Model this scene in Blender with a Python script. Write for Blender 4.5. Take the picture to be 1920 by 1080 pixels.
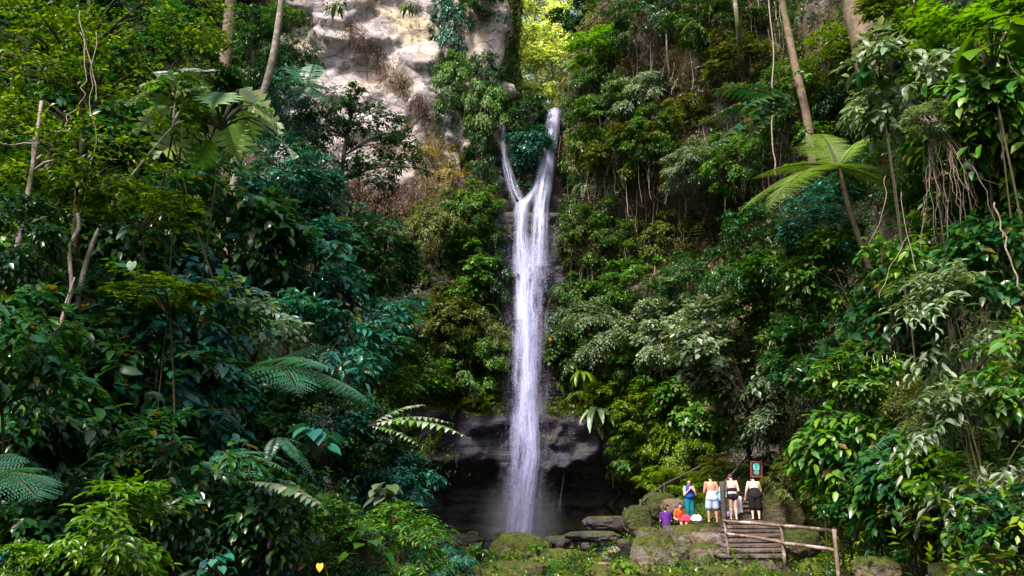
import bpy, bmesh, math, random
import numpy as np
from mathutils import Vector, Matrix, noise
from mathutils.bvhtree import BVHTree

for o in list(bpy.data.objects): bpy.data.objects.remove(o)
C = bpy.context.scene.collection
SC = bpy.context.scene
R = math.radians

# ------------------------------------------------------------------ camera, sky, sun, exposure
CAMZ = 1.6
PITCH = R(12.7)
FPX = 1507.0
cam_d = bpy.data.cameras.new('camera'); cam = bpy.data.objects.new('camera', cam_d); C.objects.link(cam)
cam.location = (0, 0, CAMZ); cam.rotation_euler = (R(90) + PITCH, 0, 0)
cam_d.sensor_width = 36; cam_d.lens = 36 * FPX / 1920; cam_d.clip_start = .1; cam_d.clip_end = 2000
SC.camera = cam

SUN_EL, SUN_AZ = R(53), R(-148)          # azimuth measured from +Y (view direction) clockwise; behind the camera on its left
w = bpy.data.worlds.new('World'); SC.world = w; w.use_nodes = True
nt = w.node_tree; bg = nt.nodes['Background']
sky = nt.nodes.new('ShaderNodeTexSky'); sky.sky_type = 'NISHITA'; sky.sun_disc = False
sky.sun_elevation = SUN_EL; sky.sun_rotation = SUN_AZ; sky.air_density = 1.0; sky.dust_density = 5; sky.ozone_density = 1
nt.links.new(sky.outputs[0], bg.inputs[0]); bg.inputs[1].default_value = 0.11
sd = bpy.data.lights.new('sun', 'SUN'); so = bpy.data.objects.new('sun', sd); C.objects.link(so)
sd.energy = 3.0; sd.angle = R(9); sd.color = (1, .93, .82)
sdir = Vector((math.sin(SUN_AZ) * math.cos(SUN_EL), math.cos(SUN_AZ) * math.cos(SUN_EL), math.sin(SUN_EL)))
so.rotation_euler = sdir.to_track_quat('Z', 'Y').to_euler(); so.location = sdir * 60
SC.view_settings.view_transform = 'Standard'; SC.view_settings.look = 'None'
SC.view_settings.exposure = 1.55; SC.view_settings.gamma = 1
SC.cycles.max_bounces = 6; SC.cycles.diffuse_bounces = 3; SC.cycles.glossy_bounces = 2
SC.cycles.transmission_bounces = 3; SC.cycles.transparent_max_bounces = 16
SC.cycles.sample_clamp_indirect = 4

# ------------------------------------------------------------------ helpers
cp_, sp_ = math.cos(PITCH), math.sin(PITCH)
def ray(px, py):
    xc = (px - 960) / FPX; yc = (540 - py) / FPX
    return Vector((xc, cp_ - yc * sp_, sp_ + yc * cp_))
CAM = Vector((0, 0, CAMZ))
def P(px, py, d):
    r = ray(px, py); return CAM + r * (d / r.y)
def axd(p): return p[1] * cp_ + (p[2] - CAMZ) * sp_          # distance along the view axis
def unit(p): return axd(p) / FPX                             # metres per photo pixel at p
def proj(v):
    v = np.asarray(v, float); x = v[..., 0]; y = v[..., 1]; z = v[..., 2] - CAMZ
    f = y * cp_ + z * sp_; u = -y * sp_ + z * cp_
    return 960 + FPX * x / f, 540 - FPX * u / f

def inpoly(x, y, poly):
    x = np.asarray(x); y = np.asarray(y); r = np.zeros(x.shape, bool); n = len(poly)
    for i in range(n):
        x0, y0 = poly[i]; x1, y1 = poly[(i + 1) % n]
        c = ((y0 > y) != (y1 > y)) & (x < (x1 - x0) * (y - y0) / (y1 - y0 + 1e-9) + x0)
        r ^= c
    return r

def tag(o, label=None, cat=None, group=None, kind=None):
    if label: o['label'] = label
    if cat: o['category'] = cat
    if group: o['group'] = group
    if kind: o['kind'] = kind
    return o
def empty(name, loc=(0, 0, 0), label=None, cat=None, group=None):
    o = bpy.data.objects.new(name, None); C.objects.link(o); o.location = loc; o.empty_display_size = .2
    return tag(o, label, cat, group)
def link(name, me, mat=None, parent=None):
    o = bpy.data.objects.new(name, me); C.objects.link(o)
    if mat:
        me.materials.clear() if len(me.materials) else None
        me.materials.append(mat)
    if parent: o.parent = parent
    return o
def tri_mesh(name, V, F, smooth=False, uv=None):
    """V (n,3) F (m,k) arrays, all faces k-gons"""
    V = np.asarray(V, np.float32); F = np.asarray(F, np.int32); m, k = F.shape
    me = bpy.data.meshes.new(name)
    me.vertices.add(len(V)); me.vertices.foreach_set('co', V.ravel())
    me.loops.add(m * k); me.loops.foreach_set('vertex_index', F.ravel())
    me.polygons.add(m); me.polygons.foreach_set('loop_start', np.arange(0, m * k, k, dtype=np.int32))
    me.update(calc_edges=True)
    if smooth: me.polygons.foreach_set('use_smooth', np.ones(m, bool))
    if uv is not None:
        l = me.uv_layers.new(name='UVMap'); l.data.foreach_set('uv', np.asarray(uv, np.float32)[F.ravel()].ravel())
    return me
class MB:
    def __init__(s): s.v = []; s.f = []
    def add(s, V, F):
        b = len(s.v); s.v += [tuple(p) for p in V]; s.f += [tuple(i + b for i in q) for q in F]; return s
    def build(s, name, mat=None, parent=None, smooth=False):
        me = bpy.data.meshes.new(name); me.from_pydata(s.v, [], s.f); me.update()
        if smooth: me.polygons.foreach_set('use_smooth', np.ones(len(me.polygons), bool))
        return link(name, me, mat, parent)
    def tube(s, pts, rad, seg=7, sub=5, wob=0., seed=0):
        V, F = tube(pts, rad, seg, sub, wob, seed); return s.add(V, F)
    def box(s, c, size, rz=0., bev=0.0):
        bm = bmesh.new(); bmesh.ops.create_cube(bm, size=1, matrix=Matrix.Diagonal((*size, 1)))
        if bev: bmesh.ops.bevel(bm, geom=bm.edges[:], offset=bev, segments=2, affect='EDGES')
        M = Matrix.Translation(c) @ Matrix.Rotation(rz, 4, 'Z'); bm.transform(M)
        bm.verts.index_update(); s.add([v.co for v in bm.verts], [[v.index for v in f.verts] for f in bm.faces]); bm.free(); return s
def catmull(pts, sub):
    pts = [Vector(p) for p in pts]
    if len(pts) < 3 or sub <= 1: 
        if len(pts) == 2: return [pts[0].lerp(pts[1], i / sub) for i in range(sub + 1)], [i / sub for i in range(sub + 1)]
        return pts, [i for i in range(len(pts))]
    out = []; ts = []
    for i in range(len(pts) - 1):
        p0 = pts[max(i - 1, 0)]; p1 = pts[i]; p2 = pts[i + 1]; p3 = pts[min(i + 2, len(pts) - 1)]
        for j in range(sub):
            t = j / sub
            out.append(.5 * ((2 * p1) + (p2 - p0) * t + (2 * p0 - 5 * p1 + 4 * p2 - p3) * t * t + (3 * p1 - p0 - 3 * p2 + p3) * t ** 3)); ts.append(i + t)
    out.append(pts[-1]); ts.append(len(pts) - 1); return out, ts
def tube(pts, rad, seg=7, sub=5, wob=0., seed=0):
    c, ts = catmull(pts, sub); n = len(c)
    if not hasattr(rad, '__len__'): rad = [rad] * len(pts)
    rr = np.interp(ts if len(pts) > 2 else [t * (len(rad) - 1) for t in ts], range(len(rad)), rad)
    V = []; F = []; ref = Vector((.31, .77, .2)).normalized()
    for i in range(n):
        d = (c[min(i + 1, n - 1)] - c[max(i - 1, 0)]).normalized()
        a = d.cross(ref); a = a.normalized() if a.length > 1e-4 else Vector((1, 0, 0)); b = d.cross(a)
        for k in range(seg):
            an = 2 * math.pi * k / seg
            q = a * math.cos(an) + b * math.sin(an)
            r = rr[i] * (1 + (wob * noise.noise(Vector((c[i].x * 1.3 + q.x * 1.2 + seed, c[i].y * 1.3 + q.y * 1.2, c[i].z * 1.3))) if wob else 0))
            V.append(c[i] + q * r)
    for i in range(n - 1):
        for k in range(seg):
            F.append((i * seg + k, i * seg + (k + 1) % seg, (i + 1) * seg + (k + 1) % seg, (i + 1) * seg + k))
    F.append(tuple(range(seg))[::-1]); F.append(tuple((n - 1) * seg + k for k in range(seg)))
    return V, F

# ------------------------------------------------------------------ materials
class NT:
    def __init__(s, name):
        s.m = bpy.data.materials.new(name); s.m.use_nodes = True; s.t = s.m.node_tree; s.t.nodes.clear()
        s.out = s.n('ShaderNodeOutputMaterial')
    def n(s, typ, **kw):
        nd = s.t.nodes.new(typ)
        for k, v in kw.items():
            if k.startswith('i_'):
                key = k[2:]; key = int(key) if key.isdigit() else key.replace('_', ' ')
                if hasattr(v, 'is_output'): s.t.links.new(v, nd.inputs[key])
                else: nd.inputs[key].default_value = v
            else: setattr(nd, k, v)
        return nd
    def l(s, a, b): s.t.links.new(a, b)
    def ramp(s, fac, stops, interp='LINEAR'):
        r = s.n('ShaderNodeValToRGB', i_0=fac); e = r.color_ramp; e.interpolation = interp
        while len(e.elements) < len(stops): e.elements.new(.5)
        for q, (p, c) in zip(e.elements, stops): q.position = p; q.color = (*c, 1) if len(c) == 3 else c
        return r.outputs[0]
    def mix(s, f, a, b, typ='MIX'):
        m = s.n('ShaderNodeMix', data_type='RGBA', blend_type=typ)
        for i, v in ((0, f), (6, a), (7, b)):
            if hasattr(v, 'is_output'): s.l(v, m.inputs[i])
            else: m.inputs[i].default_value = (*v, 1) if hasattr(v, '__len__') and len(v) == 3 else v
        return m.outputs[2]
    def math(s, op, a, b=0., clamp=False):
        m = s.n('ShaderNodeMath', operation=op, use_clamp=clamp)
        for i, v in ((0, a), (1, b)):
            if hasattr(v, 'is_output'): s.l(v, m.inputs[i])
            else: m.inputs[i].default_value = v
        return m.outputs[0]
    def noise(s, scale, detail=4, rough=.6, vec=None, dist=0.):
        nd = s.n('ShaderNodeTexNoise'); nd.inputs['Scale'].default_value = scale; nd.inputs['Detail'].default_value = detail
        nd.inputs['Roughness'].default_value = rough; nd.inputs['Distortion'].default_value = dist
        if vec is not None: s.l(vec, nd.inputs['Vector'])
        return nd.outputs[0]
    def pos(s): return s.n('ShaderNodeNewGeometry').outputs['Position']
    def obj(s): return s.n('ShaderNodeTexCoord').outputs['Object']
    def bump(s, h, dist, strength=1.):
        b = s.n('ShaderNodeBump', i_Height=h); b.inputs['Distance'].default_value = dist; b.inputs['Strength'].default_value = strength
        return b.outputs[0]
    def pbsdf(s, col, rough, normal=None, spec=.5):
        p = s.n('ShaderNodeBsdfPrincipled')
        for k, v in (('Base Color', col), ('Roughness', rough), ('Specular IOR Level', spec)):
            if hasattr(v, 'is_output'): s.l(v, p.inputs[k])
            else: p.inputs[k].default_value = (*v, 1) if hasattr(v, '__len__') else v
        if normal is not None: s.l(normal, p.inputs['Normal'])
        return p
    def done(s, sh): s.l(sh, s.out.inputs[0]); return s.m

def leaf_mat(name, cols, rough=.4, trans=.3, tcol=None, spec=.5):
    t = NT(name); g = t.n('ShaderNodeNewGeometry'); rnd = g.outputs['Random Per Island']
    cols = list(cols) * 4 + ([(.085, .065, .02)] if name in ('leaf_mid', 'leaf_dark', 'leaf_teal_skylit', 'leaf_olive') else []); n = len(cols); col = t.ramp(rnd, [((i + .5) / n, c) for i, c in enumerate(cols)])
    oi = t.n('ShaderNodeObjectInfo').outputs['Random']
    v = t.math('MULTIPLY_ADD', oi, .5); t.t.nodes[-1].inputs[2].default_value = .75
    nz = t.noise(.9, 2, .5, t.pos())
    v2 = t.math('MULTIPLY', v, t.math('MULTIPLY_ADD', nz, 1.1)); 
    for nd in t.t.nodes:
        if nd.bl_idname == 'ShaderNodeMath' and nd.operation == 'MULTIPLY_ADD' and abs(nd.inputs[1].default_value - 1.1) < 1e-4: nd.inputs[2].default_value = .45
    hsv = t.n('ShaderNodeHueSaturation', i_Color=col, i_Value=v2)
    hsv.inputs['Saturation'].default_value = 1.22
    c = hsv.outputs[0]
    p = t.pbsdf(c, rough, None, spec)
    ct = t.mix(1., c, tcol or (1.5, 1.5, .55), 'MULTIPLY')
    tr = t.n('ShaderNodeBsdfTranslucent', i_Color=ct)
    m = t.n('ShaderNodeMixShader', i_0=trans); t.l(p.outputs[0], m.inputs[1]); t.l(tr.outputs[0], m.inputs[2])
    return t.done(m.outputs[0])
LM = {
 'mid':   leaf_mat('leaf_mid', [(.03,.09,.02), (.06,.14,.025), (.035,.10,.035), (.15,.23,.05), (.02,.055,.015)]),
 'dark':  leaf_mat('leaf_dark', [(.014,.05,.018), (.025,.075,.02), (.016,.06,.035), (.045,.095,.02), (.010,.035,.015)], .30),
 'teal':  leaf_mat('leaf_teal_skylit', [(.025,.10,.085), (.04,.14,.10), (.03,.09,.10), (.08,.19,.13), (.014,.055,.045)], .27, .22),  # bluish leaves; the blue sky they reflect is partly painted into these colours
 'grey':  leaf_mat('leaf_grey', [(.09,.14,.08), (.16,.20,.14), (.07,.12,.05), (.26,.29,.22), (.04,.08,.03)], .38, .25),
 'olive': leaf_mat('leaf_olive', [(.06,.085,.016), (.10,.12,.03), (.05,.08,.02), (.16,.16,.06), (.03,.05,.012)]),
 'moss':  leaf_mat('leaf_moss', [(.07,.13,.008), (.10,.17,.01), (.05,.10,.012), (.14,.19,.012)]),
 'lime':  leaf_mat('leaf_lime', [(.07,.16,.02), (.10,.21,.025), (.14,.25,.03), (.05,.12,.02)], .34, .35),
 'yg':    leaf_mat('leaf_backlit_green', [(.03,.075,.008), (.07,.14,.008), (.022,.06,.010), (.19,.26,.014), (.02,.045,.008)], .45, .35),  # glow of leaves lit from behind, painted into the brighter greens
 'gold':  leaf_mat('leaf_sunlit_gold', [(.45,.50,.16), (.62,.62,.26), (.26,.38,.10), (.75,.74,.45), (.15,.26,.05)], .5, .55, (1.2,1.2,.8)),  # green foliage with strong sun and backlight painted in as pale gold
 'brown': leaf_mat('leaf_dry', [(.12,.075,.06), (.17,.11,.09), (.08,.05,.045), (.20,.15,.12)], .7, .15, (1.2,1.,.8), .2),
 'rust':  leaf_mat('leaf_rust', [(.22,.13,.03), (.17,.14,.03), (.10,.13,.02), (.28,.16,.05)], .6, .25),
 'fern':  leaf_mat('leaf_fern', [(.11,.18,.04), (.15,.22,.06), (.08,.14,.03)], .45, .35),
 'bluefern': leaf_mat('leaf_bluefern', [(.05,.13,.09), (.07,.16,.10), (.04,.11,.07)], .3, .25),
 'pale':  leaf_mat('leaf_pale', [(.30,.38,.28), (.40,.46,.40), (.22,.32,.18), (.12,.24,.06)], .3, .25),
}
def bark_mat(name, a, b, c=None):
    t = NT(name); n1 = t.noise(6, 5, .65, t.obj()); n2 = t.noise(1.4, 3, .6, t.obj())
    col = t.mix(t.ramp(n1, [(.3, (0,0,0)), (.7, (1,1,1))]), a, b)
    if c: col = t.mix(t.ramp(n2, [(.5, (0,0,0)), (.62, (1,1,1))]), col, c)
    return t.done(t.pbsdf(col, .8, t.bump(n1, .03), .25).outputs[0])
BARK = bark_mat('bark', (.10,.065,.045), (.22,.16,.12), (.07,.09,.03))
BARKP = bark_mat('bark_pale', (.12,.095,.08), (.33,.28,.24), (.09,.10,.045))
STEM = bark_mat('stem', (.025,.022,.011), (.055,.05,.025))
VINE = bark_mat('vine_bark', (.17,.13,.10), (.30,.25,.21))
ROOTM = bark_mat('root_bark', (.15,.10,.075), (.32,.235,.20))
WOOD = bark_mat('rail_wood', (.10,.068,.052), (.24,.175,.15), (.42,.35,.33))
WOODD = bark_mat('dark_wood', (.035,.028,.028), (.08,.065,.06))
POSTR = bark_mat('reddish_wood', (.14,.06,.045), (.22,.11,.085))

def rock_mat(name, dark, light, ochre, moss=0., wet=0., scale=1., strat=.55, mcol=((.018,.026,.006), (.085,.095,.014)), pale_mix=None):
    t = NT(name); p = t.pos()
    n1 = t.noise(.5 * scale, 6, .6, p, .6); n2 = t.noise(3 * scale, 6, .7, p); n3 = t.noise(.22 * scale, 4, .6, p)
    mp = t.n('ShaderNodeMapping', i_Vector=p); mp.inputs['Scale'].default_value = (.5, .5, 3.2 if strat > .3 else 1.2); mp.inputs['Rotation'].default_value = (.12, .18, 0)
    st = t.noise(1.2 * scale, 5, .65, mp.outputs[0], .4)
    col = t.mix(t.ramp(n1, [(.35, (0,0,0)), (.62, (1,1,1))]), dark, light)
    col = t.mix(t.ramp(n3, [(.48, (0,0,0)), (.60, (1,1,1))]), col, ochre)
    col = t.mix(strat, col, t.ramp(st, [(.36, (.25,.24,.25)), (.58, (1,1,1))]), 'MULTIPLY')
    col = t.mix(.5, col, t.ramp(n2, [(.36, (.35,.34,.36)), (.55, (1,1,1))]), 'MULTIPLY')
    if pale_mix:
        vd = t.n('ShaderNodeTexVoronoi', feature='DISTANCE_TO_EDGE'); dv = t.n('ShaderNodeVectorMath', operation='ADD', i_0=p); nc = t.n('ShaderNodeTexNoise'); nc.inputs['Scale'].default_value = 1.2; t.l(t.n('ShaderNodeVectorMath', operation='SCALE', i_0=nc.outputs['Color'], i_Scale=.8).outputs[0], dv.inputs[1]); mc2 = t.n('ShaderNodeMapping', i_Vector=dv.outputs[0]); mc2.inputs['Scale'].default_value = (.55, .55, .9); mc2.inputs['Rotation'].default_value = (0, .6, 0); t.l(mc2.outputs[0], vd.inputs['Vector']); vd.inputs['Scale'].default_value = 1.
        crk = t.ramp(vd.outputs['Distance'], [(.0, (.22,.19,.2)), (.035, (1,1,1))]); ck = t.ramp(t.noise(.7, 4, .6, p), [(.42, (0,0,0)), (.56, (.95,.95,.95))]); vc = t.n('ShaderNodeTexVoronoi'); t.l(mc2.outputs[0], vc.inputs['Vector']); vc.inputs['Scale'].default_value = 1.; col = t.mix(1., col, t.ramp(t.n('ShaderNodeSeparateColor', i_0=vc.outputs['Color']).outputs[0], [(0, (.68,.66,.70)), (.5, (.95,.93,.95)), (1, (1.1,1.08,1.05))]), 'MULTIPLY'); col = t.mix(ck, col, t.mix(1., col, crk, 'MULTIPLY'))
    if pale_mix:        # where the attribute says so the pale stone gives way to dark weathered stone
        d, l_, o_ = pale_mix; c2 = t.mix(t.ramp(n1, [(.35, (0,0,0)), (.62, (1,1,1))]), d, l_); c2 = t.mix(t.ramp(n2, [(.48, (0,0,0)), (.60, (1,1,1))]), c2, o_)
        c2 = t.mix(.6, c2, t.ramp(st, [(.36, (.25,.24,.25)), (.58, (1,1,1))]), 'MULTIPLY')
        at = t.n('ShaderNodeAttribute', attribute_name='pale').outputs['Fac']
        f = t.math('ADD', at, t.math('MULTIPLY', t.math('SUBTRACT', t.noise(1.1, 5, .7, p), .5), 1.3))
        col = t.mix(t.ramp(f, [(.42, (0,0,0)), (.56, (1,1,1))]), c2, col)
    if moss:
        nz = t.n('ShaderNodeSeparateXYZ', i_0=t.n('ShaderNodeNewGeometry').outputs['Normal']).outputs[2]
        mn = t.noise(1.3, 5, .7, p)
        f = t.math('ADD', t.math('MULTIPLY', nz, .55), mn)
        f = t.ramp(f, [(1.0 - moss * .55, (0,0,0)), (1.12 - moss * .55, (1,1,1))])
        mc = t.mix(t.ramp(t.noise(7, 5, .75, p), [(.35, (0,0,0)), (.65, (1,1,1))]), *mcol)
        col = t.mix(f, col, mc)
        rough = t.mix(f, (.85,)*3, (.95,)*3) if not wet else t.mix(f, (.5,)*3, (.9,)*3)
    else: rough = .85 if not wet else t.ramp(n1, [(.35, (.42,)*3), (.7, (.7,)*3)])
    h = t.math('ADD', n2, t.math('MULTIPLY', st, 1.2))
    return t.done(t.pbsdf(col, rough, t.bump(h, .12), .4 if wet else .25).outputs[0])
ROCKP = rock_mat('pale_sandstone', (.33,.295,.305), (.47,.425,.42), (.42,.35,.25), 0, 0, 1., .22, pale_mix=((.055,.045,.04), (.13,.105,.09), (.09,.075,.03)))
ROCKR = rock_mat('cliff_stone', (.07,.055,.05), (.17,.135,.12), (.13,.085,.04), .35)
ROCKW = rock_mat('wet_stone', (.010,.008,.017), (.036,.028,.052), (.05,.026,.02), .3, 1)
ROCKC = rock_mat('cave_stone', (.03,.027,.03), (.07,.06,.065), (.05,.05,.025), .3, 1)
BOULD = rock_mat('mossy_boulder', (.10,.085,.075), (.24,.20,.18), (.17,.13,.08), .82, 0, 2, .2)
BOULDM = rock_mat('very_mossy_boulder', (.06,.055,.04), (.14,.12,.09), (.10,.08,.04), 1.0, 0, 2, .2, ((.010,.015,.005), (.055,.068,.012)))
BOULDB = rock_mat('bare_boulder', (.13,.11,.11), (.26,.22,.22), (.20,.13,.09), .3, 0, 2, .2)
WETB = rock_mat('wet_boulder', (.03,.025,.03), (.08,.065,.075), (.06,.045,.03), .1, 1, 2)
ORANGEB = rock_mat('tan_boulder', (.30,.19,.12), (.46,.32,.22), (.36,.22,.12), 0, 0, 2)
def soil_mat():
    t = NT('forest_floor'); p = t.pos(); n = t.noise(2.2, 6, .7, p); m = t.noise(.8, 5, .65, p); f = t.noise(14, 4, .7, p)
    col = t.mix(t.ramp(n, [(.35, (0,0,0)), (.65, (1,1,1))]), (.016,.013,.009), (.05,.04,.026))
    mc = t.mix(f, (.02,.035,.006), (.09,.12,.012))
    col = t.mix(t.ramp(m, [(.45, (0,0,0)), (.56, (1,1,1))]), col, mc)
    return t.done(t.pbsdf(col, .95, t.bump(t.math('ADD', n, f), .08), .15).outputs[0])
SOIL = soil_mat()
def flat_mat(name, col, rough=.7, bump=0., var=.25, spec=.3, sc=20):
    t = NT(name); n = t.noise(sc, 4, .6, t.obj())
    c = t.mix(n, tuple(x * (1 - var) for x in col), tuple(min(1, x * (1 + var)) for x in col))
    return t.done(t.pbsdf(c, rough, t.bump(n, bump) if bump else None, spec).outputs[0])
# ------------------------------------------------------------------ the land
def sstep(a, b, x):
    t = np.clip((np.asarray(x, float) - a) / (b - a), 0, 1); return t * t * (3 - 2 * t)
def fbm(p, o=4): return noise.fractal(Vector(p), 1.0, 2.1, o)
def G(x, y):
    """ground height; the eye is at 1.6"""
    x = np.asarray(x, float); y = np.asarray(y, float)
    z = -1.25 * sstep(3, 20, y) - .5 * sstep(26, 33, y)
    toe = np.interp(y, [0, 10, 20, 30, 38, 46], [-3.0, -3.6, -4.5, -5.3, -6.6, -7.5])
    up = np.clip(toe - x, 0, None)
    z = z + np.minimum(up * 1.15, 11) * sstep(0, 2.5, up)
    bank = sstep(4.2, 9.5, x) * sstep(28, 33, y)
    z = z + 3.1 * bank
    toe2 = np.interp(y, [0, 12, 18, 24, 30], [4, 6.5, 9.6, 10.6, 11.5])
    up2 = np.clip(x - toe2, 0, None)
    z = z + np.minimum(up2 * .9, 9) * sstep(0, 2, up2)
    return z
def gz(x, y): return float(G(x, y))

xs = np.concatenate([np.arange(-60, -16, 2.2), np.arange(-16, 18, .3), np.arange(18, 62, 2.2)])
ys = np.concatenate([np.arange(-30, 4, 1.7), np.arange(4, 47, .3), np.arange(47, 130, 4.)])
X, Y = np.meshgrid(xs, ys); Z = G(X, Y)
NZ = np.array([[.16 * fbm((a * .5, b * .5, 3), 4) + .05 * fbm((a * 2.1, b * 2.1, 7), 2) for a in xs] for b in ys])
Z = Z + NZ
ny, nx = X.shape; idx = np.arange(ny * nx).reshape(ny, nx)
gF = np.stack([idx[:-1, :-1], idx[:-1, 1:], idx[1:, 1:], idx[1:, :-1]], -1).reshape(-1, 4)
gV = np.stack([X, Y, Z], -1).reshape(-1, 3)
ground = tag(link('ground', tri_mesh('ground', gV, gF, True), SOIL), kind='structure')

def block(p, s, seed, st=1., tl=1.6):
    d, pts = noise.voronoi(Vector((p[0] * s + seed, p[1] * s, p[2] * s * 1.25)))
    c = pts[0]; h = noise.cell_vector(c * 7.31 + Vector((seed, 0, 0)))
    q = Vector((p[0] * s + seed, p[1] * s, p[2] * s * 1.25)) - c
    return st * (h.x - .5) + .9 * (q.x * (h.y - .5) + q.z * (h.z - .5) * 1.3) * tl
def facet(p, s, seed, tl=1.):
    """planes that meet in sharp ridges, like broken sandstone"""
    q = Vector((p[0] * s + seed, p[1] * s * .4, p[2] * s)); d, pts = noise.voronoi(q); best = -9
    for c in pts:
        h = noise.cell_vector(c * 7.31 + Vector((seed, 0, 0))); best = max(best, .8 * (h.x - .5) + tl * ((q.x - c.x) * (h.y - .5) + (q.z - c.z) * (h.z - .62)))
    return best
def cliff(name, curve, z0, z1, step, prof, disp, mat):
    pts = [Vector((a, b, 0)) for a, b in curve]
    cs, _ = catmull(pts, 24)
    L = [0]
    for a, b in zip(cs, cs[1:]): L.append(L[-1] + (b - a).length)
    n = int(L[-1] / step); ss = np.linspace(0, L[-1], n)
    bx = np.interp(ss, L, [c.x for c in cs]); by = np.interp(ss, L, [c.y for c in cs])
    tx = np.gradient(bx); ty = np.gradient(by); l = np.hypot(tx, ty); nxm = ty / l; nym = -tx / l   # faces the camera when the curve runs left to right
    zs = np.arange(z0, z1, step); V = np.zeros((len(zs), n, 3))
    for j, z in enumerate(zs):
        for i in range(n):
            o = prof(bx[i], by[i], z); p = (bx[i], by[i], z)
            o += disp(p); V[j, i] = (bx[i] + nxm[i] * o, by[i] + nym[i] * o, z)
    id_ = np.arange(len(zs) * n).reshape(len(zs), n)
    F = np.stack([id_[:-1, :-1], id_[:-1, 1:], id_[1:, 1:], id_[1:, :-1]], -1).reshape(-1, 4)
    me = tri_mesh(name, V.reshape(-1, 3), F, False)
    o = tag(link(name, me, mat), kind='structure')
    return o, V.reshape(-1, 3), F
def cave(x, z):      # undercut below the ledge: -ve goes into the rock
    zi = z - CAMZ
    ledge = float(sstep(-8.5, -6, x) * (1 - sstep(9, 12, x)))
    lip = .1 + .8 * noise.noise(Vector((x * .35, 2, 0))) + .35 * noise.noise(Vector((x * 1.4, 5, 0)))
    into = -2.4 * ledge * float(1 - sstep(lip - 1.2, lip, zi)) + 1.0 * ledge * noise.noise(Vector((x * .25, z * 1.7, 5))) * float(1 - sstep(.3, 1.5, zi))
    out = (.9 + .7 * noise.noise(Vector((x * .8, z * 1.2, 8)))) * ledge * float(sstep(lip - .2, lip + .1, zi) * (1 - sstep(2.6, 3.6, zi)))
    return into + out
def lprof(x, y, z):
    return -max(0, z - 9) * .16 * float(1 - sstep(43.3, 45., y)) + cave(x, z) * (1 if y < 46 else 0)
def ldisp(p):
    k = float(sstep(5, 9, p[2])); q = Vector(p)
    return .9 * fbm((p[0] * .1, p[1] * .1, p[2] * .1), 2) + (.8 + 1.2 * k) * facet(p, .20, 3., 1.6) + (.35 + .3 * k) * facet(p, .55, 9., 1.8) + .10 * facet(p, 1.4, 4., 1.6) + .05 * block(p, 1.1, 6.) + .03 * fbm((p[0] * 2.3, p[1] * 2.3, p[2] * 2.3), 2)
def rprof(x, y, z):
    zi = z - CAMZ
    over = 1.2 * math.exp(-((zi - 15.2) / 1.6) ** 2) - 2. * math.exp(-((zi - 12.6) / 1.8) ** 2)
    return -max(0, z - 18) * .10 + cave(x, z) * (1 if y < 46 else 0) + over * float(sstep(5, 7, x) * (1 - sstep(10, 12, x)))
def rdisp(p):
    return 1.3 * fbm((p[0] * .16, p[1] * .16, p[2] * .13), 4) + .5 * block(p, .35, 5.) + .12 * fbm((p[0] * 1.3, p[1] * 1.3, p[2] * 1.3), 3)
LC = [(-38, 22), (-28, 32), (-20, 37.5), (-12, 41), (-6, 42.6), (-2.4, 43.4), (-1.15, 45.5), (-1.4, 48.5), (-4, 52), (-12, 55), (-24, 58)]
RC = [(26, 60), (14, 56), (6, 53), (4.0, 49), (3.5, 46.6), (3.6, 44), (5.4, 42.2), (9, 38.8), (12.5, 34.5), (15, 29.5), (16.2, 24), (17.5, 16), (19, 4)]
cl_left, lV, lF = cliff('cliff', LC, -3, 38, .2, lprof, ldisp, ROCKP)
cl_right, rV, rF = cliff('cliff', RC, -3, 38, .3, rprof, rdisp, ROCKR)
# lower part of the left cliff is dark, mossy stone; the cave is darker and wet
def zone(o, V, F, fn, mats):
    for m in mats: o.data.materials.append(m)
    c = V[F].mean(1); mi = np.array([fn(p) for p in c], np.int32)
    o.data.polygons.foreach_set('material_index', mi)
def nz_(p, s): return noise.noise(Vector(p) * s)
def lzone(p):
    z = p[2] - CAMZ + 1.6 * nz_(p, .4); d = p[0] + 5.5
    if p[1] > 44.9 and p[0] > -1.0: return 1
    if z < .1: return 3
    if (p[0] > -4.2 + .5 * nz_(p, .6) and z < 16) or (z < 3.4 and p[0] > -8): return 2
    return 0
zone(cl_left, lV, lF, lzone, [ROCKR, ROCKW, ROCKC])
ux, uy = proj(lV); at = cl_left.data.attributes.new('pale', 'FLOAT', 'POINT')
at.data.foreach_set('value', (sstep(440, 560, ux) * (1 - sstep(280, 420, uy))).astype(np.float32))
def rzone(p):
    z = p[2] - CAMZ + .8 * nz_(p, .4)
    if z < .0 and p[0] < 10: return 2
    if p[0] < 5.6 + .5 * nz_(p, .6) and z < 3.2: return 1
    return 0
zone(cl_right, rV, rF, rzone, [ROCKW, ROCKC])
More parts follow.
